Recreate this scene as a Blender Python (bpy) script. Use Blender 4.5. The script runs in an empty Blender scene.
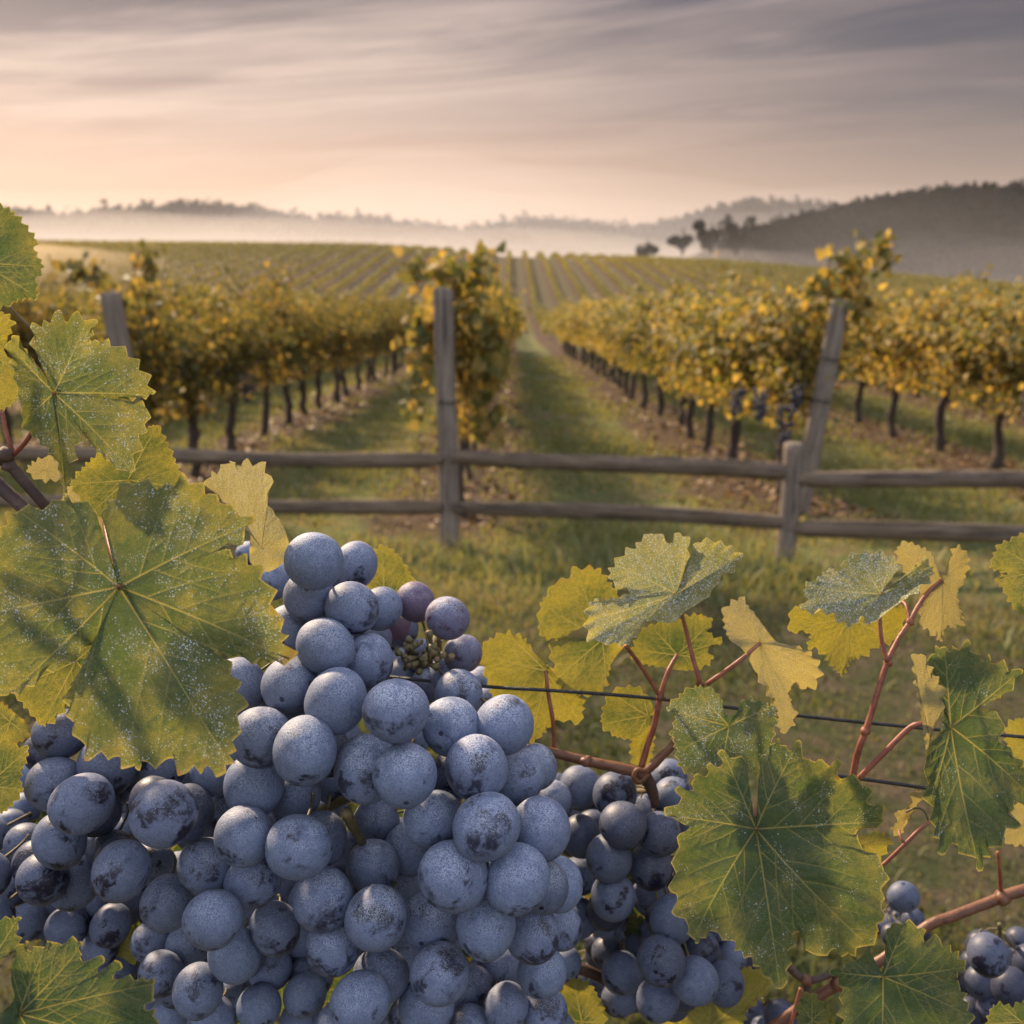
import bpy, bmesh, math, random
import numpy as np
from mathutils import Vector, Matrix, Quaternion

# ------------------------------------------------------------------ camera, sky, sun, exposure
scene = bpy.context.scene
COL = scene.collection
PITCH = math.atan(0.197)
CAM = np.array([0.0, 0.0, 1.75])
FPX = 1000.0
cam = bpy.data.objects.new('camera', bpy.data.cameras.new('camera'))
COL.objects.link(cam)
cam.location = CAM
cam.rotation_euler = (math.pi / 2 - PITCH, 0, 0)
cam.data.sensor_width = 36.0
cam.data.lens = 36.0 * FPX / 1024.0
cam.data.clip_start = 0.02
cam.data.clip_end = 5000
cam.data.dof.use_dof = True
cam.data.dof.focus_distance = 0.345
cam.data.dof.aperture_fstop = 17.0
cam.data.dof.aperture_blades = 0
scene.camera = cam

SUN_AZ = math.radians(-38)      # from +Y, negative = towards -X
SUN_EL = math.radians(35)
S = Vector((math.sin(SUN_AZ) * math.cos(SUN_EL), math.cos(SUN_AZ) * math.cos(SUN_EL), math.sin(SUN_EL)))
sl = bpy.data.lights.new('sun', 'SUN')
sl.energy = 5.0
sl.angle = math.radians(2.5)
sl.color = (1.0, 0.75, 0.49)
sun = bpy.data.objects.new('sun', sl)
COL.objects.link(sun)
sun.rotation_euler = S.to_track_quat('Z', 'Y').to_euler()

scene.view_settings.view_transform = 'Standard'
scene.view_settings.look = 'None'
scene.view_settings.exposure = 1.0
scene.view_settings.gamma = 1.0
scene.cycles.max_bounces = 6
scene.cycles.diffuse_bounces = 3
scene.cycles.glossy_bounces = 2
scene.cycles.transmission_bounces = 4
scene.cycles.volume_bounces = 1
scene.cycles.transparent_max_bounces = 6
scene.cycles.use_denoising = True
scene.cycles.caustics_reflective = False
scene.cycles.caustics_refractive = False
scene.cycles.sample_clamp_indirect = 4.0


# ------------------------------------------------------------------ node helper
class NT:
    def __init__(s, tree):
        s.t = tree
        s.n = tree.nodes
        s.n.clear()

    def node(s, typ, ins=None, **kw):
        nd = s.n.new(typ)
        for k, v in kw.items():
            setattr(nd, k, v)
        for k, v in (ins or {}).items():
            s.set(nd.inputs[k], v)
        return nd

    def set(s, inp, v):
        if isinstance(v, bpy.types.NodeSocket):
            s.t.links.new(v, inp)
        elif isinstance(v, bpy.types.Node):
            s.t.links.new(v.outputs[0], inp)
        else:
            if hasattr(inp, 'default_value') and not isinstance(v, (int, float)) and len(inp.default_value) == 4 and len(v) == 3:
                v = (*v, 1.0)
            inp.default_value = v

    def m(s, op, a, b=0.0, c=None, clamp=False):
        nd = s.node('ShaderNodeMath', {0: a, 1: b}, operation=op, use_clamp=clamp)
        if c is not None:
            s.set(nd.inputs[2], c)
        return nd.outputs[0]

    def mix(s, f, a, b, blend='MIX'):
        nd = s.n.new('ShaderNodeMix')
        nd.data_type = 'RGBA'
        nd.blend_type = blend
        s.set(nd.inputs[0], f)
        s.set(nd.inputs[6], a)
        s.set(nd.inputs[7], b)
        return nd.outputs[2]

    def ramp(s, v, a, b, o0=0.0, o1=1.0):
        nd = s.node('ShaderNodeMapRange', {0: v, 1: a, 2: b, 3: o0, 4: o1}, interpolation_type='SMOOTHSTEP')
        return nd.outputs[0]

    def cramp(s, v, stops):
        nd = s.n.new('ShaderNodeValToRGB')
        e = nd.color_ramp.elements
        while len(e) < len(stops):
            e.new(0.5)
        for el, (p, c) in zip(e, stops):
            el.position = p
            el.color = (*c, 1)
        s.set(nd.inputs[0], v)
        return nd.outputs[0]

    def noise(s, vec, scale, detail=3.0, rough=0.55, dist=0.0):
        nd = s.node('ShaderNodeTexNoise', {'Vector': vec, 'Scale': scale, 'Detail': detail, 'Roughness': rough, 'Distortion': dist})
        return nd.outputs[0]

    def vor(s, vec, scale, feature='F1'):
        nd = s.node('ShaderNodeTexVoronoi', {'Vector': vec, 'Scale': scale}, feature=feature)
        return nd

    def vmul(s, v, sc):
        return s.node('ShaderNodeVectorMath', {0: v, 1: sc}, operation='MULTIPLY').outputs[0]

    def vadd(s, v, sc):
        return s.node('ShaderNodeVectorMath', {0: v, 1: sc}, operation='ADD').outputs[0]

    def xyz(s, v):
        return s.node('ShaderNodeSeparateXYZ', {0: v}).outputs

    def comb(s, x, y, z):
        return s.node('ShaderNodeCombineXYZ', {0: x, 1: y, 2: z}).outputs[0]

    def bump(s, h, strength, dist):
        return s.node('ShaderNodeBump', {'Height': h, 'Strength': strength, 'Distance': dist}).outputs[0]


def new_mat(name):
    m = bpy.data.materials.new(name)
    m.use_nodes = True
    return m, NT(m.node_tree)


def finish(nt, surf, volume=None):
    o = nt.n.new('ShaderNodeOutputMaterial')
    if surf is not None:
        nt.t.links.new(surf.outputs[0] if isinstance(surf, bpy.types.Node) else surf, o.inputs['Surface'])
    if volume is not None:
        nt.t.links.new(volume.outputs[0], o.inputs['Volume'])


# ------------------------------------------------------------------ world: hazy dawn sky with thin cloud
W = bpy.data.worlds.new("World")
scene.world = W
W.use_nodes = True
nt = NT(W.node_tree)
tc = nt.node('ShaderNodeTexCoord')
D = tc.outputs['Generated']
dx, dy, dz = nt.xyz(D)[0:3]
sky = nt.node('ShaderNodeTexSky', sky_type='NISHITA', sun_disc=False, sun_elevation=SUN_EL, sun_rotation=SUN_AZ,
              air_density=1.5, dust_density=3.0, ozone_density=1.0)
zc = nt.m('MAXIMUM', dz, 0.0)
# brightness towards the veiled sun
hl = nt.m('SQRT', nt.m('ADD', nt.m('MULTIPLY', dx, dx), nt.m('MULTIPLY', dy, dy)))
az = nt.m('DIVIDE', nt.m('ADD', nt.m('MULTIPLY', dx, math.sin(SUN_AZ)), nt.m('MULTIPLY', dy, math.cos(SUN_AZ))), nt.m('ADD', hl, 1e-4))
near_sun = nt.ramp(az, 0.40, 1.0)
ZEN = [(0.5, (0.36, 0.38, 0.47)), (1.0, (0.62, 0.66, 0.80))]  # zenith above the frame, kept bright as added fill
grad_away = nt.cramp(zc, [(0.0, (0.24, 0.175, 0.14)), (0.10, (0.225, 0.162, 0.13)), (0.13, (0.160, 0.118, 0.098)), (0.185, (0.066, 0.062, 0.070)),
                          (0.26, (0.020, 0.028, 0.052))] + ZEN)
grad_sun = nt.cramp(zc, [(0.0, (0.40, 0.28, 0.185)), (0.10, (0.45, 0.305, 0.215)), (0.15, (0.41, 0.268, 0.202)), (0.20, (0.29, 0.208, 0.178)),
                         (0.235, (0.19, 0.147, 0.142)), (0.29, (0.050, 0.046, 0.064))] + ZEN)
grad = nt.mix(near_sun, grad_away, grad_sun)
# thin streaked cloud sheet: the direction carried out to a high flat layer
den = nt.m('ADD', zc, 0.06)
px_ = nt.m('DIVIDE', dx, den)
py_ = nt.m('DIVIDE', dy, den)
plane = nt.comb(px_, py_, 0.0)
rot = nt.node('ShaderNodeVectorRotate', {'Vector': plane, 'Angle': math.radians(17)}, rotation_type='Z_AXIS').outputs[0]
warp = nt.noise(rot, 0.25, 2.0)
st = nt.vadd(nt.vmul(rot, (0.24, 0.95, 1.0)), nt.comb(0.0, nt.m('MULTIPLY', warp, 1.6), 3.7))
c1 = nt.ramp(nt.noise(st, 1.15, 7.0, 0.60, 0.9), 0.40, 0.64)
c2 = nt.ramp(nt.noise(nt.vadd(nt.vmul(rot, (0.50, 2.2, 1.0)), nt.comb(0.0, nt.m('MULTIPLY', warp, 2.5), 9.1)), 1.3, 5.0, 0.6, 0.6), 0.44, 0.66)
cl = nt.m('ADD', nt.m('MULTIPLY', c1, 0.70), nt.m('MULTIPLY', c2, 0.45), clamp=True)
cl = nt.m('MULTIPLY', cl, nt.ramp(zc, 0.09, 0.2))
cloudcol = nt.mix(near_sun, (0.150, 0.108, 0.104), (0.50, 0.38, 0.31))
dark = nt.m('MULTIPLY', nt.m('SUBTRACT', 1.0, c2), nt.ramp(zc, 0.11, 0.22))
grad = nt.mix(nt.m('MULTIPLY', dark, 0.60), grad, nt.vmul(grad, (0.55, 0.57, 0.64)))
base = nt.mix(nt.m('MULTIPLY', cl, 0.55), grad, cloudcol)
glow = nt.m('MULTIPLY', nt.m('POWER', nt.m('MAXIMUM', az, 0.0), 9.0), nt.ramp(zc, 0.55, 0.02))
base = nt.mix(nt.m('MULTIPLY', glow, 0.10), base, (0.36, 0.22, 0.13), 'ADD')
col10 = nt.vmul(base, (10.0, 10.0, 10.0))
col10 = nt.mix(nt.m('MULTIPLY', nt.ramp(dy, 0.25, -0.6), 0.8), col10, (6.0, 6.4, 7.5))  # unseen sky behind the camera, brightened as added frontal fill
skymix = nt.mix(0.97, sky.outputs[0], col10)
bg = nt.node('ShaderNodeBackground', {'Color': skymix, 'Strength': 0.1})
wo = nt.n.new('ShaderNodeOutputWorld')
nt.t.links.new(bg.outputs[0], wo.inputs[0])

# ------------------------------------------------------------------ geometry helpers
RNG = np.random.default_rng(11)
random.seed(5)
cp, sp = math.cos(PITCH), math.sin(PITCH)
FWD = np.array([0, cp, -sp])
UP = np.array([0, sp, cp])
RIGHT = np.array([1.0, 0, 0])


def at(x, y, d):
    """photo pixel and depth along the optical axis (metres) -> world point"""
    x = np.asarray(x, float)
    y = np.asarray(y, float)
    d = np.asarray(d, float)
    u = (x - 512) / FPX
    v = (512 - y) / FPX
    return CAM + d[..., None] * (FWD + u[..., None] * RIGHT + v[..., None] * UP)


def mesh(name, V, F, mat=None, smooth=True, attrs=None, uv=None):
    """V (n,3); F: (m,k) array, or list of arrays of differing k"""
    me = bpy.data.meshes.new(name)
    Fs = F if isinstance(F, list) else [F]
    Fs = [np.asarray(f, dtype=np.int64) for f in Fs if len(f)]
    V = np.asarray(V, dtype=np.float32)
    me.vertices.add(len(V))
    me.vertices.foreach_set('co', V.ravel())
    tot = sum(f.size for f in Fs)
    npoly = sum(len(f) for f in Fs)
    me.loops.add(tot)
    me.polygons.add(npoly)
    li = np.concatenate([f.ravel() for f in Fs]).astype(np.int32)
    me.loops.foreach_set('vertex_index', li)
    cnt = np.concatenate([np.full(len(f), f.shape[1]) for f in Fs])
    st = np.concatenate([[0], np.cumsum(cnt)[:-1]]).astype(np.int32)
    me.polygons.foreach_set('loop_start', st)
    me.update(calc_edges=True)
    if smooth:
        me.polygons.foreach_set('use_smooth', np.ones(npoly, dtype=bool))
    for k, a in (attrs or {}).items():
        a = np.asarray(a, dtype=np.float32)
        if a.ndim == 1:
            at_ = me.attributes.new(k, 'FLOAT', 'POINT')
            at_.data.foreach_set('value', a)
        else:
            at_ = me.attributes.new(k, 'FLOAT_VECTOR', 'POINT')
            at_.data.foreach_set('vector', a.ravel())
    if uv is not None:
        l = me.uv_layers.new(name='UVMap')
        l.data.foreach_set('uv', np.asarray(uv, dtype=np.float32)[li].ravel())
    if mat:
        me.materials.append(mat)
    me.validate()
    return me


def link(name, data, parent=None, loc=None):
    o = bpy.data.objects.new(name, data)
    COL.objects.link(o)
    if parent is not None:
        o.parent = parent
    if loc is not None:
        o.location = loc
    return o


def tag(o, label=None, cat=None, group=None, kind=None):
    if label:
        o['label'] = label
    if cat:
        o['category'] = cat
    if group:
        o['group'] = group
    if kind:
        o['kind'] = kind
    return o


def empty(name, loc, label, cat, group=None):
    o = link(name, None, loc=Vector([float(c) for c in loc]))
    o.empty_display_size = 0.05
    return tag(o, label, cat, group)


def tube(P, R, seg=8, bumpy=0.0, rng=None, caps=True):
    """tapered tube along a smooth path; returns V, F(list)"""
    P = np.asarray(P, float)
    R = np.asarray(R, float)
    n = len(P)
    T = np.gradient(P, axis=0)
    T /= np.linalg.norm(T, axis=1)[:, None] + 1e-12
    ref = np.array([0, 0, 1.0]) if abs(T[0][2]) < 0.85 else np.array([1.0, 0, 0])
    V = []
    a = np.arange(seg) / seg * 2 * math.pi
    A = np.cross(T[0], ref)
    A /= np.linalg.norm(A)
    for i in range(n):
        A = A - T[i] * np.dot(A, T[i])
        A /= np.linalg.norm(A) + 1e-12
        B = np.cross(T[i], A)
        r = R[i] * np.ones(seg)
        if bumpy and rng is not None:
            r = r * (1 + bumpy * rng.standard_normal(seg))
        V.append(P[i] + r[:, None] * (np.cos(a)[:, None] * A + np.sin(a)[:, None] * B))
    V = np.concatenate(V)
    i, j = np.meshgrid(np.arange(n - 1), np.arange(seg), indexing='ij')
    i = i.ravel()
    j = j.ravel()
    j2 = (j + 1) % seg
    Q = np.stack([i * seg + j, i * seg + j2, (i + 1) * seg + j2, (i + 1) * seg + j], 1)
    F = [Q]
    if caps:
        V = np.concatenate([V, P[:1] - T[:1] * R[0] * 0.4, P[-1:] + T[-1:] * R[-1] * 0.4])
        k = np.arange(seg)
        k2 = (k + 1) % seg
        F.append(np.concatenate([np.stack([k2, k, np.full(seg, n * seg)], 1),
                                 np.stack([(n - 1) * seg + k, (n - 1) * seg + k2, np.full(seg, n * seg + 1)], 1)]))
    return V, F


def smooth_path(P, n):
    P = np.asarray(P, float)
    if len(P) == 2:
        t = np.linspace(0, 1, n)[:, None]
        return P[0] * (1 - t) + P[1] * t
    Q = np.concatenate([[2 * P[0] - P[1]], P, [2 * P[-1] - P[-2]]])
    out = []
    k = len(P) - 1
    for s in np.linspace(0, k - 1e-6, n):
        i = int(s)
        t = s - i
        a, b, c, d = Q[i], Q[i + 1], Q[i + 2], Q[i + 3]
        out.append(0.5 * (2 * b + (c - a) * t + (2 * a - 5 * b + 4 * c - d) * t * t + (3 * b - a - 3 * c + d) * t ** 3))
    return np.array(out)


class Acc:
    """collects shapes that form ONE mesh"""
    def __init__(s):
        s.V = []
        s.F = {}
        s.n = 0

    def add(s, V, F):
        for f in (F if isinstance(F, list) else [F]):
            f = np.asarray(f)
            if len(f):
                s.F.setdefault(f.shape[1], []).append(f + s.n)
        s.V.append(np.asarray(V))
        s.n += len(V)

    def mesh(s, name, mat, smooth=True, attrs=None):
        return mesh(name, np.concatenate(s.V), [np.concatenate(v) for v in s.F.values()], mat, smooth, attrs)


# ------------------------------------------------------------------ materials
def mat_leaf():
    m, n = new_mat('grape_leaf_blade')
    oi = n.node('ShaderNodeObjectInfo')
    oc = n.node('ShaderNodeSeparateColor', {0: oi.outputs['Color']}).outputs
    yel, frost, brown = oc[0], oc[1], oc[2]
    vein = n.node('ShaderNodeAttribute', attribute_name='vein').outputs['Fac']
    edge = n.node('ShaderNodeAttribute', attribute_name='edge').outputs['Fac']
    q = n.node('ShaderNodeAttribute', attribute_name='quilt').outputs['Fac']
    uv = n.node('ShaderNodeTexCoord').outputs['UV']
    uvo = n.vadd(uv, n.comb(n.m('MULTIPLY', oi.outputs['Random'], 37.0), n.m('MULTIPLY', oi.outputs['Random'], 91.0), 0.0))
    geo = n.node('ShaderNodeNewGeometry')
    back = geo.outputs['Backfacing']
    nz = n.xyz(geo.outputs['Normal'])[2]
    n1 = n.noise(uvo, 0.75, 4.0, 0.6)
    n2 = n.noise(uvo, 6.0, 4.0, 0.6)
    n3 = n.noise(uvo, 26.0, 2.0, 0.6)
    green = n.mix(n.ramp(n2, 0.3, 0.7), (0.052, 0.094, 0.032), (0.088, 0.132, 0.040))
    green = n.mix(n.ramp(n1, 0.35, 0.65), green, (0.050, 0.094, 0.056))
    yellow = n.mix(n.ramp(n2, 0.35, 0.7), (0.27, 0.25, 0.045), (0.36, 0.30, 0.055))
    # yellowing runs in from the margin, between the veins
    ym = n.m('ADD', n.m('MULTIPLY', edge, 0.42), n.m('ADD', yel, n.m('MULTIPLY', n.m('SUBTRACT', n1, 0.5), 1.5)))
    ym = n.m('ADD', ym, n.m('MULTIPLY', q, 0.10))
    c = n.mix(n.ramp(ym, 0.30, 1.25), green, yellow)
    # dry brown-orange scorch, and a thin bright rim that paints back light on the edge
    eb = n.m('ADD', edge, n.m('MULTIPLY', n.m('SUBTRACT', n2, 0.5), 0.14))
    backlit_rim = n.ramp(edge, 0.978, 0.999)
    scorch = n.m('MULTIPLY', n.ramp(n.m('ADD', eb, n.m('MULTIPLY', n.m('SUBTRACT', n1, 0.5), 0.5)), n.m('SUBTRACT', 1.08, n.m('MULTIPLY', brown, 0.10)), 1.12), 0.95)
    c = n.mix(n.m('MULTIPLY', backlit_rim, 0.75), c, (0.46, 0.37, 0.11))
    c = n.mix(scorch, c, n.mix(n.ramp(n3, 0.4, 0.6), (0.40, 0.19, 0.04), (0.18, 0.07, 0.025)))
    # brown age spots
    spots = n.m('MULTIPLY', n.ramp(n.noise(uvo, 2.3, 5.0, 0.65), 0.66, 0.74), brown)
    c = n.mix(n.m('MULTIPLY', spots, 0.7), c, (0.20, 0.10, 0.035))
    # fine net of small veins
    net = n.vor(uvo, 9.0, 'DISTANCE_TO_EDGE').outputs['Distance']
    netm = n.ramp(net, 0.07, 0.0)
    c = n.mix(n.m('MULTIPLY', netm, 0.16), c, (0.30, 0.28, 0.08))
    c = n.mix(n.m('MULTIPLY', vein, 0.80), c, (0.42, 0.36, 0.12))
    c = n.mix(n.m('MULTIPLY', back, 0.68), c, (0.38, 0.31, 0.165))
    mott = n.ramp(n3, 0.36, 0.62)
    c = n.mix(0.60, c, n.mix(mott, (0.35, 0.35, 0.35), (1.0, 1.0, 1.0)), 'MULTIPLY')
    # frost grains
    va = n.vor(uvo, 10.0)
    vb = n.vor(uvo, 19.0)
    ra = n.node('ShaderNodeSeparateColor', {0: va.outputs['Color']}).outputs[0]
    rb = n.node('ShaderNodeSeparateColor', {0: vb.outputs['Color']}).outputs[1]
    fm = n.ramp(n.m('ADD', n.noise(uvo, 0.8, 4.0, 0.65), n.m('MULTIPLY', n.m('SUBTRACT', frost, 0.5), 0.7)), 0.43, 0.78)
    ga = n.m('MULTIPLY', n.ramp(va.outputs['Distance'], 0.36, 0.16), n.m('GREATER_THAN', n.m('MULTIPLY', fm, 0.95), ra))
    gb = n.m('MULTIPLY', n.ramp(vb.outputs['Distance'], 0.40, 0.20), n.m('GREATER_THAN', fm, rb))
    gr = n.m('MULTIPLY', n.m('MAXIMUM', ga, gb), n.m('MINIMUM', n.m('MULTIPLY', frost, 2.2), 1.0))
    gr = n.m('MULTIPLY', gr, n.m('SUBTRACT', 1.0, n.m('MULTIPLY', back, 0.6)))
    film = n.m('MULTIPLY', n.m('MULTIPLY', n.m('ADD', fm, 0.3), n.m('MULTIPLY', frost, frost)), 0.28)
    c = n.mix(film, c, (0.43, 0.43, 0.27))
    cf = n.mix(n.m('MULTIPLY', gr, 0.8), c, (0.80, 0.84, 0.86))
    hgt = n.m('ADD', n.m('MULTIPLY', gr, 0.6), n.m('ADD', n.m('MULTIPLY', n3, 0.5), n.m('MULTIPLY', netm, -0.35)))
    nb = n.bump(hgt, 0.55, 0.0006)
    p = n.node('ShaderNodeBsdfPrincipled', {'Base Color': cf, 'Roughness': n.m('SUBTRACT', 0.62, n.m('MULTIPLY', gr, 0.25)), 'Normal': nb,
                                            'Specular IOR Level': 0.35})
    tcol = n.mix(0.55, c, (0.62, 0.60, 0.04), 'MULTIPLY')
    tcol = n.vmul(c, (1.8, 1.65, 0.80))
    t = n.node('ShaderNodeBsdfTranslucent', {'Color': tcol})
    mx = n.node('ShaderNodeMixShader', {0: 0.36, 1: p.outputs[0], 2: t.outputs[0]})
    finish(n, mx)
    return m


def mat_berry():
    m, n = new_mat('grape_skin_with_bloom')
    oi = n.node('ShaderNodeObjectInfo')
    oc = n.node('ShaderNodeSeparateColor', {0: oi.outputs['Color']}).outputs
    purple, frost, dark = oc[0], oc[1], oc[2]
    ob = n.node('ShaderNodeTexCoord').outputs['Object']
    rnd = oi.outputs['Random']
    v = n.vadd(ob, n.comb(n.m('MULTIPLY', rnd, 53.0), n.m('MULTIPLY', rnd, 17.0), n.m('MULTIPLY', rnd, 91.0)))
    nz = n.xyz(n.node('ShaderNodeNewGeometry').outputs['Normal'])[2]
    oz = n.xyz(ob)[2]
    low = n.noise(v, 0.9, 5.0, 0.62, 0.3)
    mid = n.noise(v, 3.2, 5.0, 0.68, 0.6)
    fin = n.noise(v, 13.0, 4.0, 0.65)
    vfin = n.noise(v, 21.0, 3.0, 0.65)
    wear = n.m('MULTIPLY', n.ramp(n.m('ADD', low, n.m('ADD', n.m('MULTIPLY', n.m('SUBTRACT', rnd, 0.5), 0.10), n.m('MULTIPLY', oz, 0.05))), 0.552, 0.65), n.ramp(mid, 0.34, 0.56))
    pits = n.m('MAXIMUM', n.m('MULTIPLY', n.ramp(fin, 0.57, 0.68), n.ramp(mid, 0.36, 0.56)), n.m('MULTIPLY', n.ramp(vfin, 0.64, 0.72), 0.6))
    scr = n.vor(n.vadd(v, n.vmul(n.comb(fin, mid, low), (0.5, 0.5, 0.5))), 4.2)
    scm = n.m('MULTIPLY', n.ramp(scr.outputs['Distance'], 0.16, 0.06), n.ramp(mid, 0.42, 0.5))
    ox, oy = n.xyz(ob)[0:2]
    rad = n.m('ADD', n.m('SQRT', n.m('ADD', n.m('MULTIPLY', ox, ox), n.m('MULTIPLY', oy, oy))), n.m('MULTIPLY', n.m('SUBTRACT', fin, 0.5), 0.09))
    scar = n.m('MULTIPLY', n.ramp(rad, 0.105, 0.07), n.m('GREATER_THAN', oz, 0.0))
    off = n.m('MAXIMUM', n.m('MULTIPLY', wear, 0.90), n.m('MULTIPLY', pits, 0.62))
    off = n.m('MAXIMUM', off, n.m('MULTIPLY', scm, 0.75))
    off = n.m('MAXIMUM', off, n.m('MULTIPLY', scar, 0.8))
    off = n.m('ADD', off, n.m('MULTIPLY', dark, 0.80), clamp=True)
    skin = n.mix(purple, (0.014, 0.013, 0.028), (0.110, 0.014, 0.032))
    bl0 = n.mix(n.ramp(mid, 0.3, 0.7), (0.134, 0.170, 0.266), (0.192, 0.236, 0.352))
    bl0 = n.mix(n.m('MULTIPLY', rnd, 0.35), bl0, (0.140, 0.156, 0.250))
    bloom = n.mix(n.m('MULTIPLY', purple, 0.75), bl0, (0.120, 0.048, 0.080))
    bloom = n.mix(n.m('MULTIPLY', n.ramp(vfin, 0.48, 0.66), 0.62), bloom, n.vmul(bloom, (0.42, 0.44, 0.50)))
    c = n.mix(off, bloom, skin)
    # rime on the faces turned to the sky
    va = n.vor(v, 27.0)
    ra = n.node('ShaderNodeSeparateColor', {0: va.outputs['Color']}).outputs[0]
    up = n.m('MULTIPLY', n.ramp(nz, 0.15, 1.0), n.ramp(n.noise(v, 1.6, 3.0), 0.3, 0.62))
    fr = n.m('MULTIPLY', n.m('GREATER_THAN', n.m('MULTIPLY', up, frost), ra), n.ramp(va.outputs['Distance'], 0.55, 0.30))
    fr2 = n.m('MULTIPLY', n.m('MULTIPLY', up, frost), n.ramp(vfin, 0.56, 0.40))
    fr = n.m('MAXIMUM', n.m('MULTIPLY', fr, 0.45), n.m('MULTIPLY', fr2, 0.85))
    c = n.mix(n.m('MULTIPLY', fr, 0.8), c, (0.68, 0.72, 0.82))
    rough = n.m('ADD', 0.58, n.m('MULTIPLY', off, -0.22))
    h = n.m('ADD', n.m('MULTIPLY', fr, 0.7), n.m('ADD', n.m('MULTIPLY', fin, 0.5), n.m('MULTIPLY', scar, -2.0)))
    p = n.node('ShaderNodeBsdfPrincipled', {'Base Color': c, 'Roughness': rough, 'Normal': n.bump(h, 0.35, 0.0005),
                                            'Specular IOR Level': 0.3})
    finish(n, p)
    return m


def mat_stalk(name, c1, c2, scale=300.0, rough=0.55, coord='Object'):
    m, n = new_mat(name)
    ob = n.node('ShaderNodeTexCoord').outputs[coord]
    g = n.noise(ob, scale * 0.25, 4.0, 0.6)
    f = n.noise(ob, scale, 4.0, 0.6)
    c = n.mix(n.ramp(g, 0.35, 0.65), c1, c2)
    c = n.mix(n.m('MULTIPLY', n.ramp(f, 0.5, 0.7), 0.6), c, tuple(x * 0.35 for x in c1))
    p = n.node('ShaderNodeBsdfPrincipled', {'Base Color': c, 'Roughness': rough, 'Normal': n.bump(f, 0.5, 0.3 / scale)})
    finish(n, p)
    return m


def mat_wood(name, ca, cb):
    m, n = new_mat(name)
    ob = n.node('ShaderNodeTexCoord').outputs['Object']
    rnd = n.node('ShaderNodeObjectInfo').outputs['Random']
    v = n.vadd(ob, n.comb(n.m('MULTIPLY', rnd, 9.0), 0.0, n.m('MULTIPLY', rnd, 5.0)))
    gr = n.noise(n.vmul(v, (22.0, 22.0, 1.2)), 2.2, 5.0, 0.65, 0.4)
    cr = n.ramp(n.noise(n.vmul(v, (30.0, 30.0, 0.7)), 1.6, 3.0, 0.6), 0.60, 0.66)
    big = n.noise(v, 3.0, 3.0)
    c = n.mix(n.ramp(gr, 0.3, 0.7), ca, cb)
    c = n.mix(n.m('MULTIPLY', n.ramp(big, 0.45, 0.7), 0.6), c, (0.20, 0.15, 0.115))
    c = n.mix(cr, c, (0.035, 0.028, 0.025))
    p = n.node('ShaderNodeBsdfPrincipled', {'Base Color': c, 'Roughness': 0.85, 'Normal': n.bump(n.m('SUBTRACT', gr, cr), 1.0, 0.02)})
    finish(n, p)
    return m


def mat_foliage(name, greens, yellows, trans=0.4, ymix=0.5):
    m, n = new_mat(name)
    t = n.node('ShaderNodeAttribute', attribute_name='tint').outputs['Vector']
    a, b, _ = n.xyz(t)[0:3]
    oi = n.node('ShaderNodeObjectInfo')
    g = n.mix(b, greens[0], greens[1])
    y = n.mix(b, yellows[0], yellows[1])
    thr = n.m('ADD', ymix - 0.2, n.m('MULTIPLY', oi.outputs['Random'], 0.25))
    c = n.mix(n.ramp(n.m('SUBTRACT', a, n.m('SUBTRACT', 1.0, thr)), -0.26, 0.26), g, y)
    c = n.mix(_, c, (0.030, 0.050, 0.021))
    p = n.node('ShaderNodeBsdfPrincipled', {'Base Color': c, 'Roughness': 0.6, 'Specular IOR Level': 0.3})
    tr = n.node('ShaderNodeBsdfTranslucent', {'Color': n.vmul(c, (1.7, 1.5, 0.7))})
    finish(n, n.node('ShaderNodeMixShader', {0: trans, 1: p.outputs[0], 2: tr.outputs[0]}))
    return m


def mat_forest():
    m, n = new_mat('forest_foliage')
    a, b, _ = n.xyz(n.node('ShaderNodeAttribute', attribute_name='tint').outputs['Vector'])[0:3]
    c = n.mix(b, (0.022, 0.026, 0.022), (0.034, 0.038, 0.028))
    c = n.mix(n.ramp(a, 0.7, 0.9), c, (0.040, 0.036, 0.024))
    finish(n, n.node('ShaderNodeBsdfDiffuse', {'Color': c, 'Roughness': 1.0}))
    return m


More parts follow.
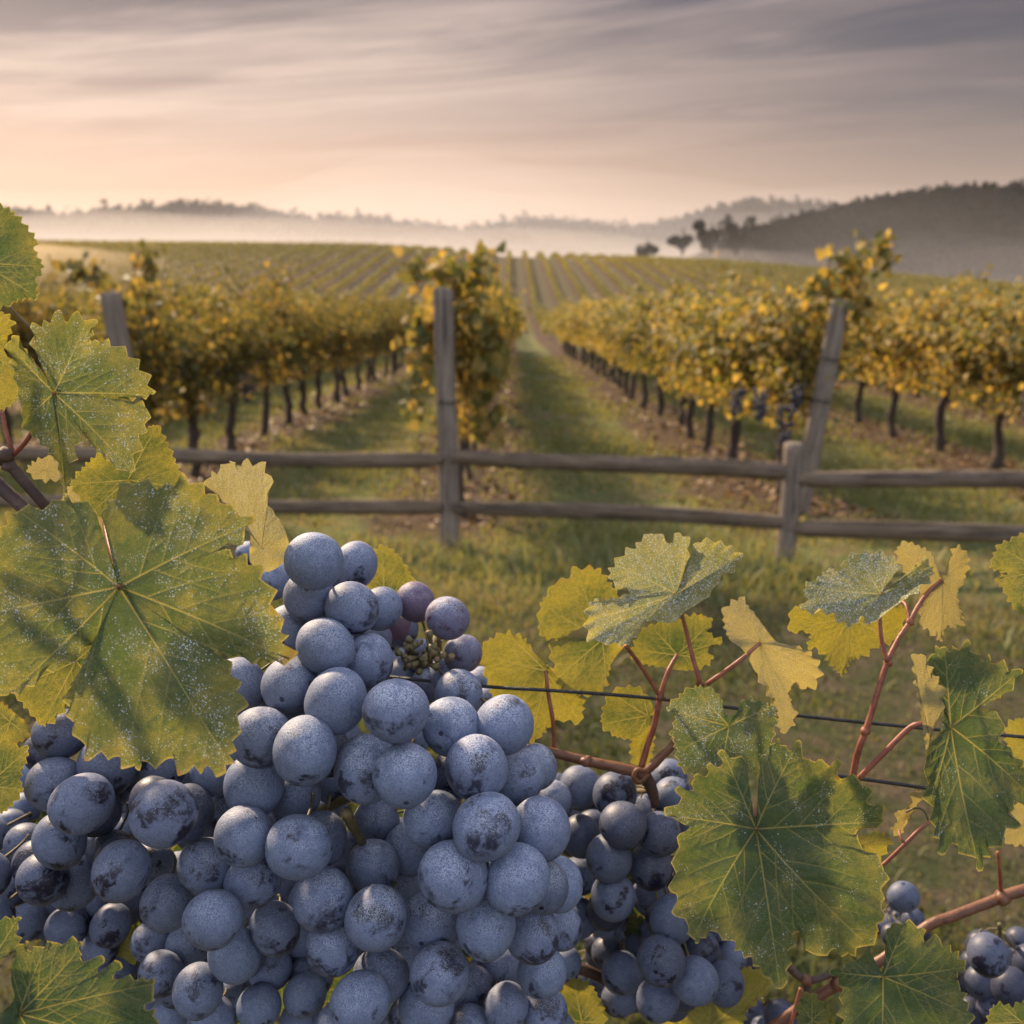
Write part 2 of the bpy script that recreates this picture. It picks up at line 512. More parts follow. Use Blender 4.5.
def mat_ground():
    m, n = new_mat('vineyard_ground')
    P = n.node('ShaderNodeNewGeometry').outputs['Position']
    x, y, z = n.xyz(P)[0:3]
    w = n.noise(P, 0.9, 4.0, 0.6)
    w2 = n.noise(P, 4.0, 5.0, 0.65)
    fine = n.noise(P, 28.0, 5.0, 0.7)
    big = n.noise(P, 0.25, 4.0, 0.6)
    xx = n.m('ADD', x, n.m('ADD', n.m('MULTIPLY', n.m('SUBTRACT', w, 0.5), 0.55), n.m('MULTIPLY', n.m('SUBTRACT', w2, 0.5), 0.35)))
    fr = n.m('FRACT', n.m('DIVIDE', n.m('ADD', xx, 0.5 + 1.5 + 300.0), 3.0))
    dist = n.m('MULTIPLY', n.m('ABSOLUTE', n.m('SUBTRACT', fr, 0.5)), 3.0)     # metres from the row line
    strip = n.ramp(dist, 0.92, 0.62)
    infield = n.m('MULTIPLY', n.ramp(n.m('ADD', y, n.m('MULTIPLY', w2, 1.0)), 8.0, 8.8), n.ramp(y, 265.0, 240.0))
    strip = n.m('MULTIPLY', strip, infield)
    gcol = n.mix(n.ramp(w2, 0.3, 0.7), (0.110, 0.136, 0.048), (0.165, 0.172, 0.068))
    gcol = n.mix(n.m('MULTIPLY', n.ramp(n.m('ADD', n.m('MULTIPLY', w, 0.6), n.m('MULTIPLY', w2, 0.4)), 0.46, 0.60), 0.8), gcol, (0.175, 0.130, 0.075))
    gcol = n.mix(n.m('MULTIPLY', n.ramp(big, 0.5, 0.65), 0.25), gcol, (0.15, 0.13, 0.05))
    soil = n.mix(n.ramp(w2, 0.3, 0.7), (0.056, 0.037, 0.025), (0.105, 0.072, 0.050))
    soil = n.mix(n.ramp(fine, 0.52, 0.66), soil, (0.18, 0.125, 0.082))
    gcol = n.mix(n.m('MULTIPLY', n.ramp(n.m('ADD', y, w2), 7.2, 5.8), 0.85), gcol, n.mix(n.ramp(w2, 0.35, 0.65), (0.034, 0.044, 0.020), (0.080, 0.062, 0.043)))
    gcol = n.mix(n.m('MULTIPLY', n.ramp(y, 70.0, 105.0), 0.75), gcol, (0.080, 0.060, 0.038))
    c = n.mix(strip, gcol, soil)
    c = n.mix(n.m('MULTIPLY', n.ramp(fine, 0.55, 0.35), 0.5), c, n.vmul(c, (0.35, 0.36, 0.35)))
    p = n.node('ShaderNodeBsdfPrincipled', {'Base Color': c, 'Roughness': 0.95, 'Specular IOR Level': 0.1,
                                            'Normal': n.bump(n.m('ADD', fine, w2), 0.8, 0.05)})
    finish(n, p)
    return m


def mat_simple(name, c1, c2, scale, rough=0.8, coord='Object', bump=0.3, dist=0.02, spec=0.5):
    m, n = new_mat(name)
    ob = n.node('ShaderNodeTexCoord').outputs[coord]
    f = n.noise(ob, scale, 5.0, 0.65)
    c = n.mix(n.ramp(f, 0.3, 0.7), c1, c2)
    p = n.node('ShaderNodeBsdfPrincipled', {'Base Color': c, 'Roughness': rough, 'Specular IOR Level': spec, 'Normal': n.bump(f, bump, dist)})
    finish(n, p)
    return m


def mat_volume(name, color, density, g):
    m, n = new_mat(name)
    v = n.node('ShaderNodeVolumePrincipled', {'Color': color, 'Density': density, 'Anisotropy': g})
    finish(n, None, v)
    return m


M_LEAF = mat_leaf()
M_BERRY = mat_berry()
M_RED = mat_stalk('red_leaf_stalk', (0.20, 0.050, 0.034), (0.28, 0.105, 0.055), 500.0, 0.5)
M_CANE = mat_stalk('ripened_cane', (0.110, 0.042, 0.022), (0.175, 0.075, 0.038), 350.0, 0.5)
M_OLDCANE = mat_stalk('old_cane', (0.050, 0.028, 0.023), (0.10, 0.060, 0.046), 350.0, 0.7)
M_RACHIS = mat_stalk('bunch_stem', (0.085, 0.075, 0.028), (0.17, 0.125, 0.055), 500.0, 0.6)
M_WIRE = mat_simple('dark_wire', (0.012, 0.012, 0.014), (0.03, 0.03, 0.034), 300.0, 0.5)
M_WOOD = mat_wood('weathered_post_wood', (0.125, 0.098, 0.078), (0.29, 0.235, 0.185))
M_RAIL = mat_wood('weathered_rail_wood', (0.074, 0.050, 0.031), (0.215, 0.158, 0.106))
M_BARK = mat_simple('vine_bark', (0.030, 0.022, 0.018), (0.085, 0.060, 0.045), 24.0, 0.9, 'Object', 0.9, 0.03)
M_VINE = mat_foliage('vine_foliage', ((0.095, 0.108, 0.034), (0.165, 0.165, 0.056)), ((0.30, 0.205, 0.055), (0.42, 0.320, 0.115)), 0.46, 0.52)
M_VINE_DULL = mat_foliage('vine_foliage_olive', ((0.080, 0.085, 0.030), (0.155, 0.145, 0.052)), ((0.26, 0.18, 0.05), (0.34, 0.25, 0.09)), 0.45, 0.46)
M_ROWS = mat_foliage('far_vine_foliage', ((0.125, 0.130, 0.045), (0.190, 0.180, 0.065)), ((0.27, 0.22, 0.05), (0.34, 0.27, 0.07)), 0.3, 0.5)
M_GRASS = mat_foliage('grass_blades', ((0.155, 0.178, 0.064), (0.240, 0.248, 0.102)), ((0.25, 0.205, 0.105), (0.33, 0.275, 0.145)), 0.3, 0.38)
M_FALLEN = mat_foliage('fallen_leaf', ((0.08, 0.045, 0.024), (0.14, 0.08, 0.04)), ((0.18, 0.11, 0.05), (0.24, 0.15, 0.065)), 0.1, 0.5)
M_FOREST = mat_forest()
M_FARGRAPE = mat_simple('far_grape_skin', (0.012, 0.012, 0.022), (0.050, 0.052, 0.085), 20.0, 0.5)
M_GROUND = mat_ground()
M_HILL = mat_simple('wooded_slope', (0.020, 0.026, 0.016), (0.036, 0.040, 0.024), 0.05, 1.0, 'Object', 0.0, 1.0, 0.0)


# ------------------------------------------------------------------ terrain
def sstep(t):
    t = np.clip(t, 0, 1)
    return t * t * (3 - 2 * t)


def crest(X):
    return np.interp(X, [-220, -140, -30, 0, 40, 75, 105, 160, 260], [16.9, 16.2, 15.2, 13.6, 12.0, 9.0, 5.8, 0.5, -3.0])


def H(X, Y):
    X = np.asarray(X, float)
    Y = np.asarray(Y, float)
    up = sstep((Y - 72) / 150.0)
    h = crest(X) * up
    fall = sstep((Y - 222) / 120.0)
    h = h * (1 - fall) - 6.0 * fall
    near = 1 - sstep((Y - 40) / 60)
    h = h + near * (0.03 * np.sin(X * 0.9 + 1.3) * np.sin(Y * 0.7) + 0.02 * np.sin(X * 2.3 + Y * 1.7))
    # earth thrown up along each row
    d = np.abs(((X + 0.5 + 1.5 + 300) / 3.0) % 1.0 - 0.5) * 3.0
    h = h + 0.05 * np.exp(-(d / 0.45) ** 2) * sstep((Y - 8.0) / 1.2) * (1 - sstep((Y - 60) / 10))
    return h


xs = np.unique(np.concatenate([np.linspace(-1500, -260, 26), np.linspace(-260, -14, 84), np.arange(-14, 14.01, 0.14), np.linspace(14, 260, 84), np.linspace(260, 1500, 26)]))
ys = np.unique(np.concatenate([np.linspace(-40, 0, 16), np.arange(0, 20, 0.16), np.linspace(20, 70, 70), np.linspace(70, 260, 110), np.linspace(260, 1500, 50)]))
XX, YY = np.meshgrid(xs, ys, indexing='xy')
ZZ = H(XX, YY)
nx, ny = len(xs), len(ys)
i, j = np.meshgrid(np.arange(ny - 1), np.arange(nx - 1), indexing='ij')
a = (i * nx + j).ravel()
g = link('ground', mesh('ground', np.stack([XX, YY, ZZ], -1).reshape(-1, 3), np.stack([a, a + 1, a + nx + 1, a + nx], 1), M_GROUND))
tag(g, kind='structure')


# hills beyond the valley: real heightfields
def hill(name, X0, X1, Y0, Yr, Y1, prof, seed):
    r = np.random.default_rng(seed)
    xs = np.linspace(X0, X1, 90)
    ys = np.linspace(Y0, Y1, 40)
    XX, YY = np.meshgrid(xs, ys)
    Hx = np.interp(XX, prof[0], prof[1])
    up = np.where(YY < Yr, sstep((YY - Y0) / (Yr - Y0)) ** 0.8, 1 - 0.5 * sstep((YY - Yr) / (Y1 - Yr)))
    ph = r.uniform(0, 6, 4)
    bumps = 1 + 0.05 * np.sin(XX * 0.031 + ph[0]) + 0.04 * np.sin(XX * 0.013 + YY * 0.02 + ph[1])
    Z = -9 + (Hx + 9) * up * bumps
    nx = len(xs)
    i, j = np.meshgrid(np.arange(len(ys) - 1), np.arange(nx - 1), indexing='ij')
    a = (i * nx + j).ravel()
    o = link(name, mesh(name, np.stack([XX, YY, Z], -1).reshape(-1, 3), np.stack([a, a + 1, a + nx + 1, a + nx], 1), M_HILL))
    tag(o, kind='structure')

    def hf(X, Y):
        Hx = np.interp(X, prof[0], prof[1])
        up = np.where(Y < Yr, sstep((Y - Y0) / (Yr - Y0)) ** 0.8, 1 - 0.5 * sstep((Y - Yr) / (Y1 - Yr)))
        b = 1 + 0.05 * np.sin(X * 0.031 + ph[0]) + 0.04 * np.sin(X * 0.013 + Y * 0.02 + ph[1])
        return -9 + (Hx + 9) * up * b
    return hf


hf_right = hill('hill_east', 55, 520, 330, 440, 600, ([55, 72, 95, 115, 160, 205, 300, 520], [4, 20, 32, 38, 47, 55, 64, 72]), 1)
hf_left = hill('hill_west', -900, 260, 520, 690, 860, ([-900, -500, -350, -210, -110, 0, 120, 260], [84, 80, 73, 66, 57, 46, 28, 4]), 2)
hf_far = hill('hill_north', -900, 1000, 820, 1060, 1190, ([-900, -300, -100, 50, 150, 280, 500, 1000], [86, 86, 86, 89, 95, 104, 112, 116]), 3)

# unit crown: many leaf-clump facets through a lumpy volume
def crown_cloud(rng, n, size):
    """n clump triangles-pairs filling a lumpy unit crown"""
    k = 7
    cc = rng.normal(0, 0.42, (k, 3)) * [1, 1, 0.8]
    rr = rng.uniform(0.38, 0.62, k)
    w = rng.integers(0, k, n)
    d = rng.normal(0, 1, (n, 3))
    d /= np.linalg.norm(d, axis=1)[:, None]
    P = cc[w] + d * (rr[w] * rng.uniform(0.6, 1.08, n))[:, None]
    return P


def quads_at(P, size, rng, nrm=None, tri=False):
    """small folded leaf clumps at points P: 4 verts, 2 triangles each bent"""
    n = len(P)
    if nrm is None:
        nrm = rng.normal(0, 1, (n, 3))
    nrm = nrm / (np.linalg.norm(nrm, axis=1)[:, None] + 1e-9)
    a = np.cross(nrm, rng.normal(0, 1, (n, 3)))
    a /= np.linalg.norm(a, axis=1)[:, None] + 1e-9
    b = np.cross(nrm, a)
    s = (size * rng.uniform(0.65, 1.25, n))[:, None] if np.isscalar(size) else (size * rng.uniform(0.65, 1.25, n))[:, None]
    fold = rng.uniform(-0.35, 0.35, n)[:, None] * s
    # five-sided leaf: stalk end, two side lobes, two upper corners, tip
    shape = [(-0.45, 0.0, 0), (-0.25, 0.55, 1), (0.25, 0.42, 1), (0.62, 0.0, 0), (0.25, -0.42, 1), (-0.25, -0.55, 1)]
    V = np.stack([P + a * s * u + b * s * v + nrm * fold * f for u, v, f in shape], 1)
    base = np.arange(n)[:, None] * 6
    F = np.concatenate([base + np.array([[0, 1, 2, 3]]), base + np.array([[0, 3, 4, 5]])])
    return V.reshape(-1, 3), F


def tint_for(n, k, rng, bias=0.0):
    t = np.stack([np.clip(rng.uniform(0, 1, n) + bias, 0, 1), rng.uniform(0, 1, n), np.zeros(n)], 1)
    return np.repeat(t, k, axis=0)


def forest(name, hf, X0, X1, Y0, Y1, count, size, label, seed, per=44):
    r = np.random.default_rng(seed)
    X = r.uniform(X0, X1, count)
    Y = r.uniform(Y0, Y1, count)
    Z = hf(X, Y)
    Vs, Fs, T = [], [], []
    n0 = 0
    for k in range(count):
        s = size * r.uniform(0.6, 1.25)
        P = crown_cloud(r, per, 1) * [s, s, s * r.uniform(1.0, 1.5)] + [X[k], Y[k], Z[k] + s * 0.5]
        V, F = quads_at(P, s * 0.55, r)
        Vs.append(V)
        Fs.append(F + n0)
        n0 += len(V)
        T.append(np.repeat([[np.clip(r.uniform(0, 1), 0, 1), r.uniform(0, 1), 0]], len(V), axis=0))
    o = link(name, mesh(name, np.concatenate(Vs), np.concatenate(Fs), M_FOREST, False, {'tint': np.concatenate(T)}))
    tag(o, label, 'forest', kind='stuff')


forest('forest', hf_right, 60, 330, 338, 455, 2600, 2.4, 'dark wood covering the slope of the nearer hill above the mist', 21)
forest('forest', hf_left, -560, 160, 640, 705, 1300, 3.6, 'hazy wood along the long ridge under the bright sky', 22, 30)
forest('forest', hf_far, -200, 560, 1000, 1075, 700, 5.5, 'palest wood on the farthest ridge between the two nearer hills', 23, 26)


def single_tree(X, Y, z, s, label, seed, rise=1.0):
    r = np.random.default_rng(seed)
    root = empty('tree', (X, Y, z), label, 'tree', 'trees standing in the mist')
    V, F = tube(smooth_path([(0, 0, -2), (0.1 * s, 0, s * 0.8), (0, 0.1 * s, s * 1.8)], 6), np.linspace(0.16, 0.05, 6) * s, 7)
    link('trunk', mesh('trunk', V, F, M_BARK), root)
    P = crown_cloud(r, 900, 1) * [s, s, s * rise] + [0, 0, s * 0.85 * rise]
    V, F = quads_at(P, s * 0.2, r)
    link('crown', mesh('crown', V, F, M_FOREST, False, {'tint': tint_for(900, 6, r)}), root)


for (px, py, Y, s, lab, rise) in [
        (647, 240, 330, 3.0, 'smallest lone tree in the mist past the crest of the vine slope', 1.0),
        (683, 235, 345, 3.6, 'round bushy tree in the mist next to the smallest lone tree', 0.7),
        (712, 226, 352, 4.2, 'tree at the foot of the dark wooded hill where it sinks into mist', 0.9),
        (738, 218, 360, 4.8, 'tall tree at the low end of the dark wooded hill', 1.25),
        (265, 213, 690, 7.0, 'pointed tree rising over the hazy ridge, the taller of two', 1.3),
        (289, 214, 690, 7.5, 'broad low tree on the hazy ridge next to the pointed one', 0.8)]:
    dz_ = (-sp + (512 - py) / FPX * cp) / (cp + (512 - py) / FPX * sp)
    X = (px - 512) / FPX * Y / (cp + (512 - py) / FPX * sp)
    zt = 1.75 + dz_ * Y
    single_tree(X, Y, zt - 1.70 * s * rise, s, lab, int(px), rise)


# ------------------------------------------------------------------ air: even haze box and a bank of valley mist
def boxmesh(name, lo, hi, mat):
    x0, y0, z0 = lo
    x1, y1, z1 = hi
    V = np.array([(x0, y0, z0), (x1, y0, z0), (x1, y1, z0), (x0, y1, z0), (x0, y0, z1), (x1, y0, z1), (x1, y1, z1), (x0, y1, z1)])
    F = np.array([(0, 3, 2, 1), (4, 5, 6, 7), (0, 1, 5, 4), (1, 2, 6, 5), (2, 3, 7, 6), (3, 0, 4, 7)])
    return mesh(name, V, F, mat, False)


M_HAZE = mat_volume('haze_air', (0.96, 0.93, 0.95), 0.00010, 0.2)
hz = link('haze', boxmesh('haze', (-1600, -50, -11), (1600, 1600, 135), M_HAZE))
tag(hz, 'thin even morning haze over the whole valley', 'haze', kind='stuff')
M_MIST = mat_volume('valley_mist', (0.98, 0.91, 0.86), 0.0036, 0.30)


M_MIST_GOLD = mat_volume('golden_slope_mist', (1.0, 0.83, 0.62), 0.0115, 0.35)
M_MIST_THIN = mat_volume('thin_valley_mist', (0.94, 0.91, 0.95), 0.0014, 0.2)


def mist_bank(c, r, label, mat=None, lump=0.06):
    p = c[0] * 0.1 + r[2]
    bm = bmesh.new()
    bmesh.ops.create_icosphere(bm, subdivisions=5, radius=1.0)
    for v in bm.verts:
        v.co = Vector((v.co.x * r[0] + c[0], v.co.y * r[1] + c[1], v.co.z * r[2] * (1 + (lump * (math.sin(v.co.x * 7 + p) + 0.7 * math.sin(v.co.x * 15 + 2 * p) + 0.5 * math.sin(v.co.x * 29 + v.co.y * 5 + 3 * p)) if v.co.z > 0 else 0)) + c[2]))
    me = bpy.data.meshes.new('mist')
    bm.to_mesh(me)
    bm.free()
    me.materials.append(mat or M_MIST)
    tag(link('mist', me), label, 'mist', kind='stuff')


for f_, w_ in ((0.45, 'lowest and brightest'), (0.72, 'middle'), (1.0, 'thin upper')):
    mist_bank((-190, 400, 0), (430 * (0.85 + 0.15 * f_), 70 * f_, 38 * f_), w_ + ' layer of the mist lying behind the vine slope')
for f_, w_ in ((0.30, 'lowest'), (0.45, 'second lowest'), (0.60, 'third'), (0.78, 'fourth'), (1.0, 'thin topmost')):
    mist_bank((250 + 60 * math.sin(f_ * 21), 316, -8), (360 * (0.8 + 0.2 * f_), 42 * f_, 44 * f_), w_ + ' layer of the mist at the foot of the dark wooded hill', M_MIST_THIN, 0.16)
mist_bank((-150, 168, 1), (125, 66, 15), 'thin golden mist hanging over the sunward part of the vine slope', M_MIST_GOLD, 0.0)
for f_, w_ in ((0.55, 'lower'), (0.8, 'middle'), (1.0, 'upper')):
    mist_bank((-120, 520, 8), (580, 85 * f_, 62 * f_), w_ + ' layer of the thin mist against the hazy long ridge', M_MIST_THIN, 0.12)

# ------------------------------------------------------------------ grapevines in rows
def vine_mesh(seed, shoots=54, per=40, width=1.55, tall=1.0):
    r = np.random.default_rng(seed)
    P, N = [], []
    for k in range(shoots):
        y0 = r.uniform(-0.5, 0.5) * width
        side = r.choice([-1, 1])
        L = r.uniform(0.75, 1.25) * tall
        lean = side * r.uniform(0.05, 0.45)
        droop = r.uniform(0.0, 0.75)
        t = np.linspace(0.05, 1, per)
        x = lean * t * L + side * droop * 0.35 * t ** 2
        y = y0 + r.normal(0, 0.18) * t + 0.05 * np.sin(t * 5 + k)
        z = 0.92 + L * (t - droop * 0.75 * t ** 2.4)
        q = np.stack([x, y, z], 1) + r.normal(0, 0.06, (per, 3))
        P.append(q)
        N.append(np.stack([np.full(per, side) * r.uniform(0.3, 1.2, per), r.normal(0, 0.5, per), r.uniform(-0.1, 1.0, per)], 1))
    # low leaves round the fruit zone
    m = 430
    q = np.stack([r.normal(0, 0.17, m), r.uniform(-0.5, 0.5, m) * width, r.uniform(0.66, 1.15, m)], 1)
    P.append(q)
    N.append(np.stack([r.normal(0, 1, m), r.normal(0, 0.5, m), r.uniform(-0.2, 0.6, m)], 1))
    P = np.concatenate(P)
    N = np.concatenate(N) + r.normal(0, 0.3, (len(P), 3))
    V, F = quads_at(P, 0.066, r, N)
    # yellowing in patches, not leaf by leaf
    patch = 0.5 + 0.32 * np.sin(P[:, 1] * 5 + seed) * np.sin(P[:, 2] * 6 + seed * 2) - 0.15 * (P[:, 2] - 1.4)
    tv = np.stack([np.clip(0.55 * r.uniform(0, 1, len(P)) + 0.45 * patch, 0, 1), r.uniform(0, 1, len(P)), np.zeros(len(P))], 1)
    return V, F, np.repeat(tv, 6, axis=0)


def trunk_mesh(seed):
    r = np.random.default_rng(seed)
    A = Acc()
    n = 12
    z = np.linspace(-0.08, 0.95, n)
    x = np.cumsum(r.normal(0, 0.016, n))
    y = np.cumsum(r.normal(0, 0.022, n))
    x -= x[1]
    y -= y[1]
    R = np.linspace(0.062, 0.042, n) * (1 + 0.12 * r.standard_normal(n))
    R[0] *= 1.25
    A.add(*tube(np.stack([x, y, z], 1), R, 9, 0.10, r))
    for s in (-1, 1):
        p = smooth_path([(x[-1], y[-1], 0.86), (x[-1] + r.normal(0, 0.02), y[-1] + s * 0.2, 0.98), (r.normal(0, 0.03), s * 0.78, 0.97 + r.normal(0, 0.03))], 8)
        A.add(*tube(p, np.linspace(0.034, 0.016, 8), 6, 0.08, r))
    for k in range(7):
        y0 = r.uniform(-0.7, 0.7)
        p = smooth_path([(0, y0, 0.96), (r.normal(0, 0.06), y0 + r.normal(0, 0.05), 1.3), (r.normal(0, 0.15), y0 + r.normal(0, 0.1), 1.75)], 6)
        A.add(*tube(p, np.linspace(0.009, 0.004, 6), 5))
    return A


CROWNS, CROWNS_DULL = [], []
for k in range(7):
    V, F, T = vine_mesh(100 + k)
    CROWNS.append(mesh('crown', V, F, M_VINE, False, {'tint': T}))
    d_ = CROWNS[-1].copy()
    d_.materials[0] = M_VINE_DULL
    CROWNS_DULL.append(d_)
NARROW = []
for k in range(3):
    V, F, T = vine_mesh(140 + k, 40, 40, 0.90, 1.10)
    d_ = mesh('crown', V, F, M_VINE_DULL, False, {'tint': T})
    NARROW.append(d_)
TRUNKS = [trunk_mesh(200 + k).mesh('trunk', M_BARK) for k in range(6)]

ORD = ['first', 'second', 'third', 'fourth', 'fifth', 'sixth', 'seventh', 'eighth', 'ninth', 'tenth']
ROWS = {
    -0.5: (8.7, 'in the row behind the upright post of the fence'),
    2.5: (9.4, 'in the golden row that starts at the leaning post'),
    -3.5: (9.3, 'in the shaded row nearest the frosted leaves'),
    5.5: (9.6, 'in the golden row beyond the leaning post'),
    8.5: (10.2, 'in the second row beyond the leaning post'),
    11.5: (11.0, 'in the third row beyond the leaning post'),
    -6.5: (9.5, 'in the hazy row behind the shaded row'),
    -9.5: (10.5, 'in the faintest hazy row past the shaded rows'),
}
proto = None
LAST_Y = {}
for rx, (y0, where) in ROWS.items():
    r = np.random.default_rng(int(rx * 10) + 500)
    step = 1.55
    n = int((52 - y0) / step)
    for k in range(n):
        y = y0 + k * step + r.normal(0, 0.07)
        x = rx + r.normal(0, 0.05)
        if k < len(ORD):
            lab = f'{ORD[k]} grapevine {where}'
        else:
            lab = f'small far grapevine farther back {where}'
        root = empty('grapevine', (x, y, float(H(x, y))), lab, 'grapevine', 'grapevines ' + where)
        root.rotation_euler.z = (math.pi if r.random() < 0.5 else 0) + r.normal(0, 0.05)
        sz = r.uniform(0.97, 1.15)
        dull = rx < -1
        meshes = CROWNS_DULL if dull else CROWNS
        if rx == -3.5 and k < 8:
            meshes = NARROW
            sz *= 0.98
        if rx == -0.5 and k == 0:
            sz = 1.08
        root.scale = (0.56 if (rx == -0.5 and k < 4) else 1, 1, sz)
        if rx == -0.5 and k < 4:
            root.location.x += 0.02
        link('trunk', TRUNKS[r.integers(len(TRUNKS))], root)
        link('crown', meshes[r.integers(len(meshes))], root)
    LAST_Y[rx] = y0 + n * step

# the rest of the rows: far beyond counting, one object
r = np.random.default_rng(77)
Ps, Sz = [], []
RNGR = np.random.default_rng(3)
for k in range(-42, 40):
    rx = -0.5 + 3.0 * k
    ya = LAST_Y.get(round(rx, 1), max(9.0, 1.9 * abs(rx) - 6)) - 0.6
    yb = 232.0
    L = yb - ya
    if L <= 0:
        continue
    for (s0, s1, dens, size) in ((ya, min(95, yb), 34, 0.20), (max(95, ya), yb, 20, 0.24)):
        if s1 <= s0:
            continue
        n = int((s1 - s0) * dens)
        y = r.uniform(s0, s1, n)
        lump = 0.12 * np.sin(y * 2 * math.pi / 1.6 + k) + 0.08 * np.sin(y * 1.7 + 2 * k)
        z = (0.70 if s1 <= 95 else 0.15) + r.beta(1.6, 1.5, n) * ((1.22 if s1 <= 95 else 1.02) + lump)
        x = rx + r.normal(0, 0.14, n)
        gap = (np.sin(y * 0.37 + k * 1.9) * np.sin(y * 0.83 + k * 4.1) > 0.80)
        z = np.where(gap, 0.15 + (z - 0.15) * 0.35, z)
        Ps.append(np.stack([x, y, z + H(x, y)], 1))
        Sz.append(np.full(n, size))
P = np.concatenate(Ps)
Sz = np.concatenate(Sz)
V, F = quads_at(P, Sz, r)
o = link('vine_rows', mesh('vine_rows', V, F, M_ROWS, False, {'tint': np.repeat(np.clip(np.stack([r.uniform(0, 1, len(P)) * 0.7 + 0.15 + 0.22 * np.sin(P[:, 0] * 0.07 + 1) * np.sin(P[:, 1] * 0.045), r.uniform(0, 1, len(P)), np.zeros(len(P))], 1), 0, 1), 6, axis=0)}))
tag(o, 'hundreds of parallel vine rows striping the far slope up to its crest', 'vine rows', kind='stuff')


# ------------------------------------------------------------------ posts and split-rail fence
def round_post(name, base, top, r0, r1, label, cat, seed, group=None, sq=0.0, bands=()):
    rr = np.random.default_rng(seed)
    base = np.array(base, float)
    top = np.array(top, float)
    n, seg = 26, 18
    ang = np.arange(seg) / seg * 2 * math.pi
    prof = (1 + 0.05 * np.sin(2 * ang + seed) + 0.03 * rr.standard_normal(seg))
    if sq:
        prof = prof * (1 + sq * (np.abs(np.cos(2 * ang)) - 0.5))
    root = empty(name, base, label, cat, group)
    t = np.linspace(0, 1, n)
    L = np.linalg.norm(top - base)
    V = []
    for tt in t:
        rad = (r0 * (1 - tt) + r1 * tt) * prof * (1 + 0.012 * rr.standard_normal(seg))
        wob = 0.008 * np.array([math.sin(tt * 5 + seed), math.cos(tt * 4), 0])
        V.append(np.stack([np.cos(ang) * rad + wob[0], np.sin(ang) * rad + wob[1], np.full(seg, tt * (L + 0.25) - 0.25)], 1))
    topz = L
    V.append(V[-1] * [0.8, 0.8, 1] + [0, 0, 0.012])
    V.append(np.array([[0, 0, topz + 0.016 + rr.uniform(0, .01)]]))
    V = np.concatenate(V)
    rows = n + 1
    i, j = np.meshgrid(np.arange(rows - 1), np.arange(seg), indexing='ij')
    i, j = i.ravel(), j.ravel()
    j2 = (j + 1) % seg
    Q = np.stack([i * seg + j, i * seg + j2, (i + 1) * seg + j2, (i + 1) * seg + j], 1)
    k = np.arange(seg)
    Tt = np.stack([(rows - 1) * seg + k, (rows - 1) * seg + (k + 1) % seg, np.full(seg, rows * seg)], 1)
    shaft = link('shaft', mesh('shaft', V, [Q, Tt], M_WOOD), root)
    for b in bands:
        A = Acc()
        a_ = np.linspace(0, 2 * math.pi, 25)
        R = (r0 * (1 - b / L) + r1 * b / L) * 1.09
        for q in range(2):
            A.add(*tube(np.stack([np.cos(a_) * R, np.sin(a_) * R, b + 0.012 * q + 0.004 * np.sin(3 * a_)], 1), np.full(25, 0.0035), 6, caps=False))
        link('wire_loop', A.mesh('wire_loop', M_WIRE), root)
    d = Vector(top - base).normalized()
    root.rotation_euler = d.to_track_quat('Z', 'Y').to_euler()
    return root


def g0(x, y):
    return float(H(x, y))


round_post('vineyard_post', (-0.49, 7.60, g0(-0.49, 7.6)), (-0.50, 7.62, 1.93), 0.078, 0.072, 'tall upright weathered post standing in the fence line', 'post', 3, 'vineyard end posts', bands=(1.13,))
round_post('vineyard_post', (2.49, 8.52, g0(2.49, 8.5)), (2.72, 8.50, 1.86), 0.088, 0.078, 'round post leaning outward beside the hanging dark grapes', 'post', 4, 'vineyard end posts', bands=(1.0, 1.35))
round_post('vineyard_post', (-3.12, 8.5, g0(-3.12, 8.5)), (-3.27, 8.35, 1.92), 0.085, 0.080, 'dark leaning post at the end of the shaded row', 'post', 5, 'vineyard end posts', bands=(1.3,))
FP = [(-3.05, 7.75), (1.99, 7.07), (5.05, 6.55)]
FL = ['fence post hidden behind the frosted leaves', 'short stout fence post in front of the leaning round post', 'fence post where the rails run out past the golden vines']
for (x, y), lab, sd in zip(FP, FL, (6, 7, 8)):
    round_post('fence_post', (x, y, g0(x, y)), (x + 0.01, y, 0.865 + g0(x, y)), 0.072, 0.070, lab, 'fence post', sd, 'short fence posts', sq=0.16)


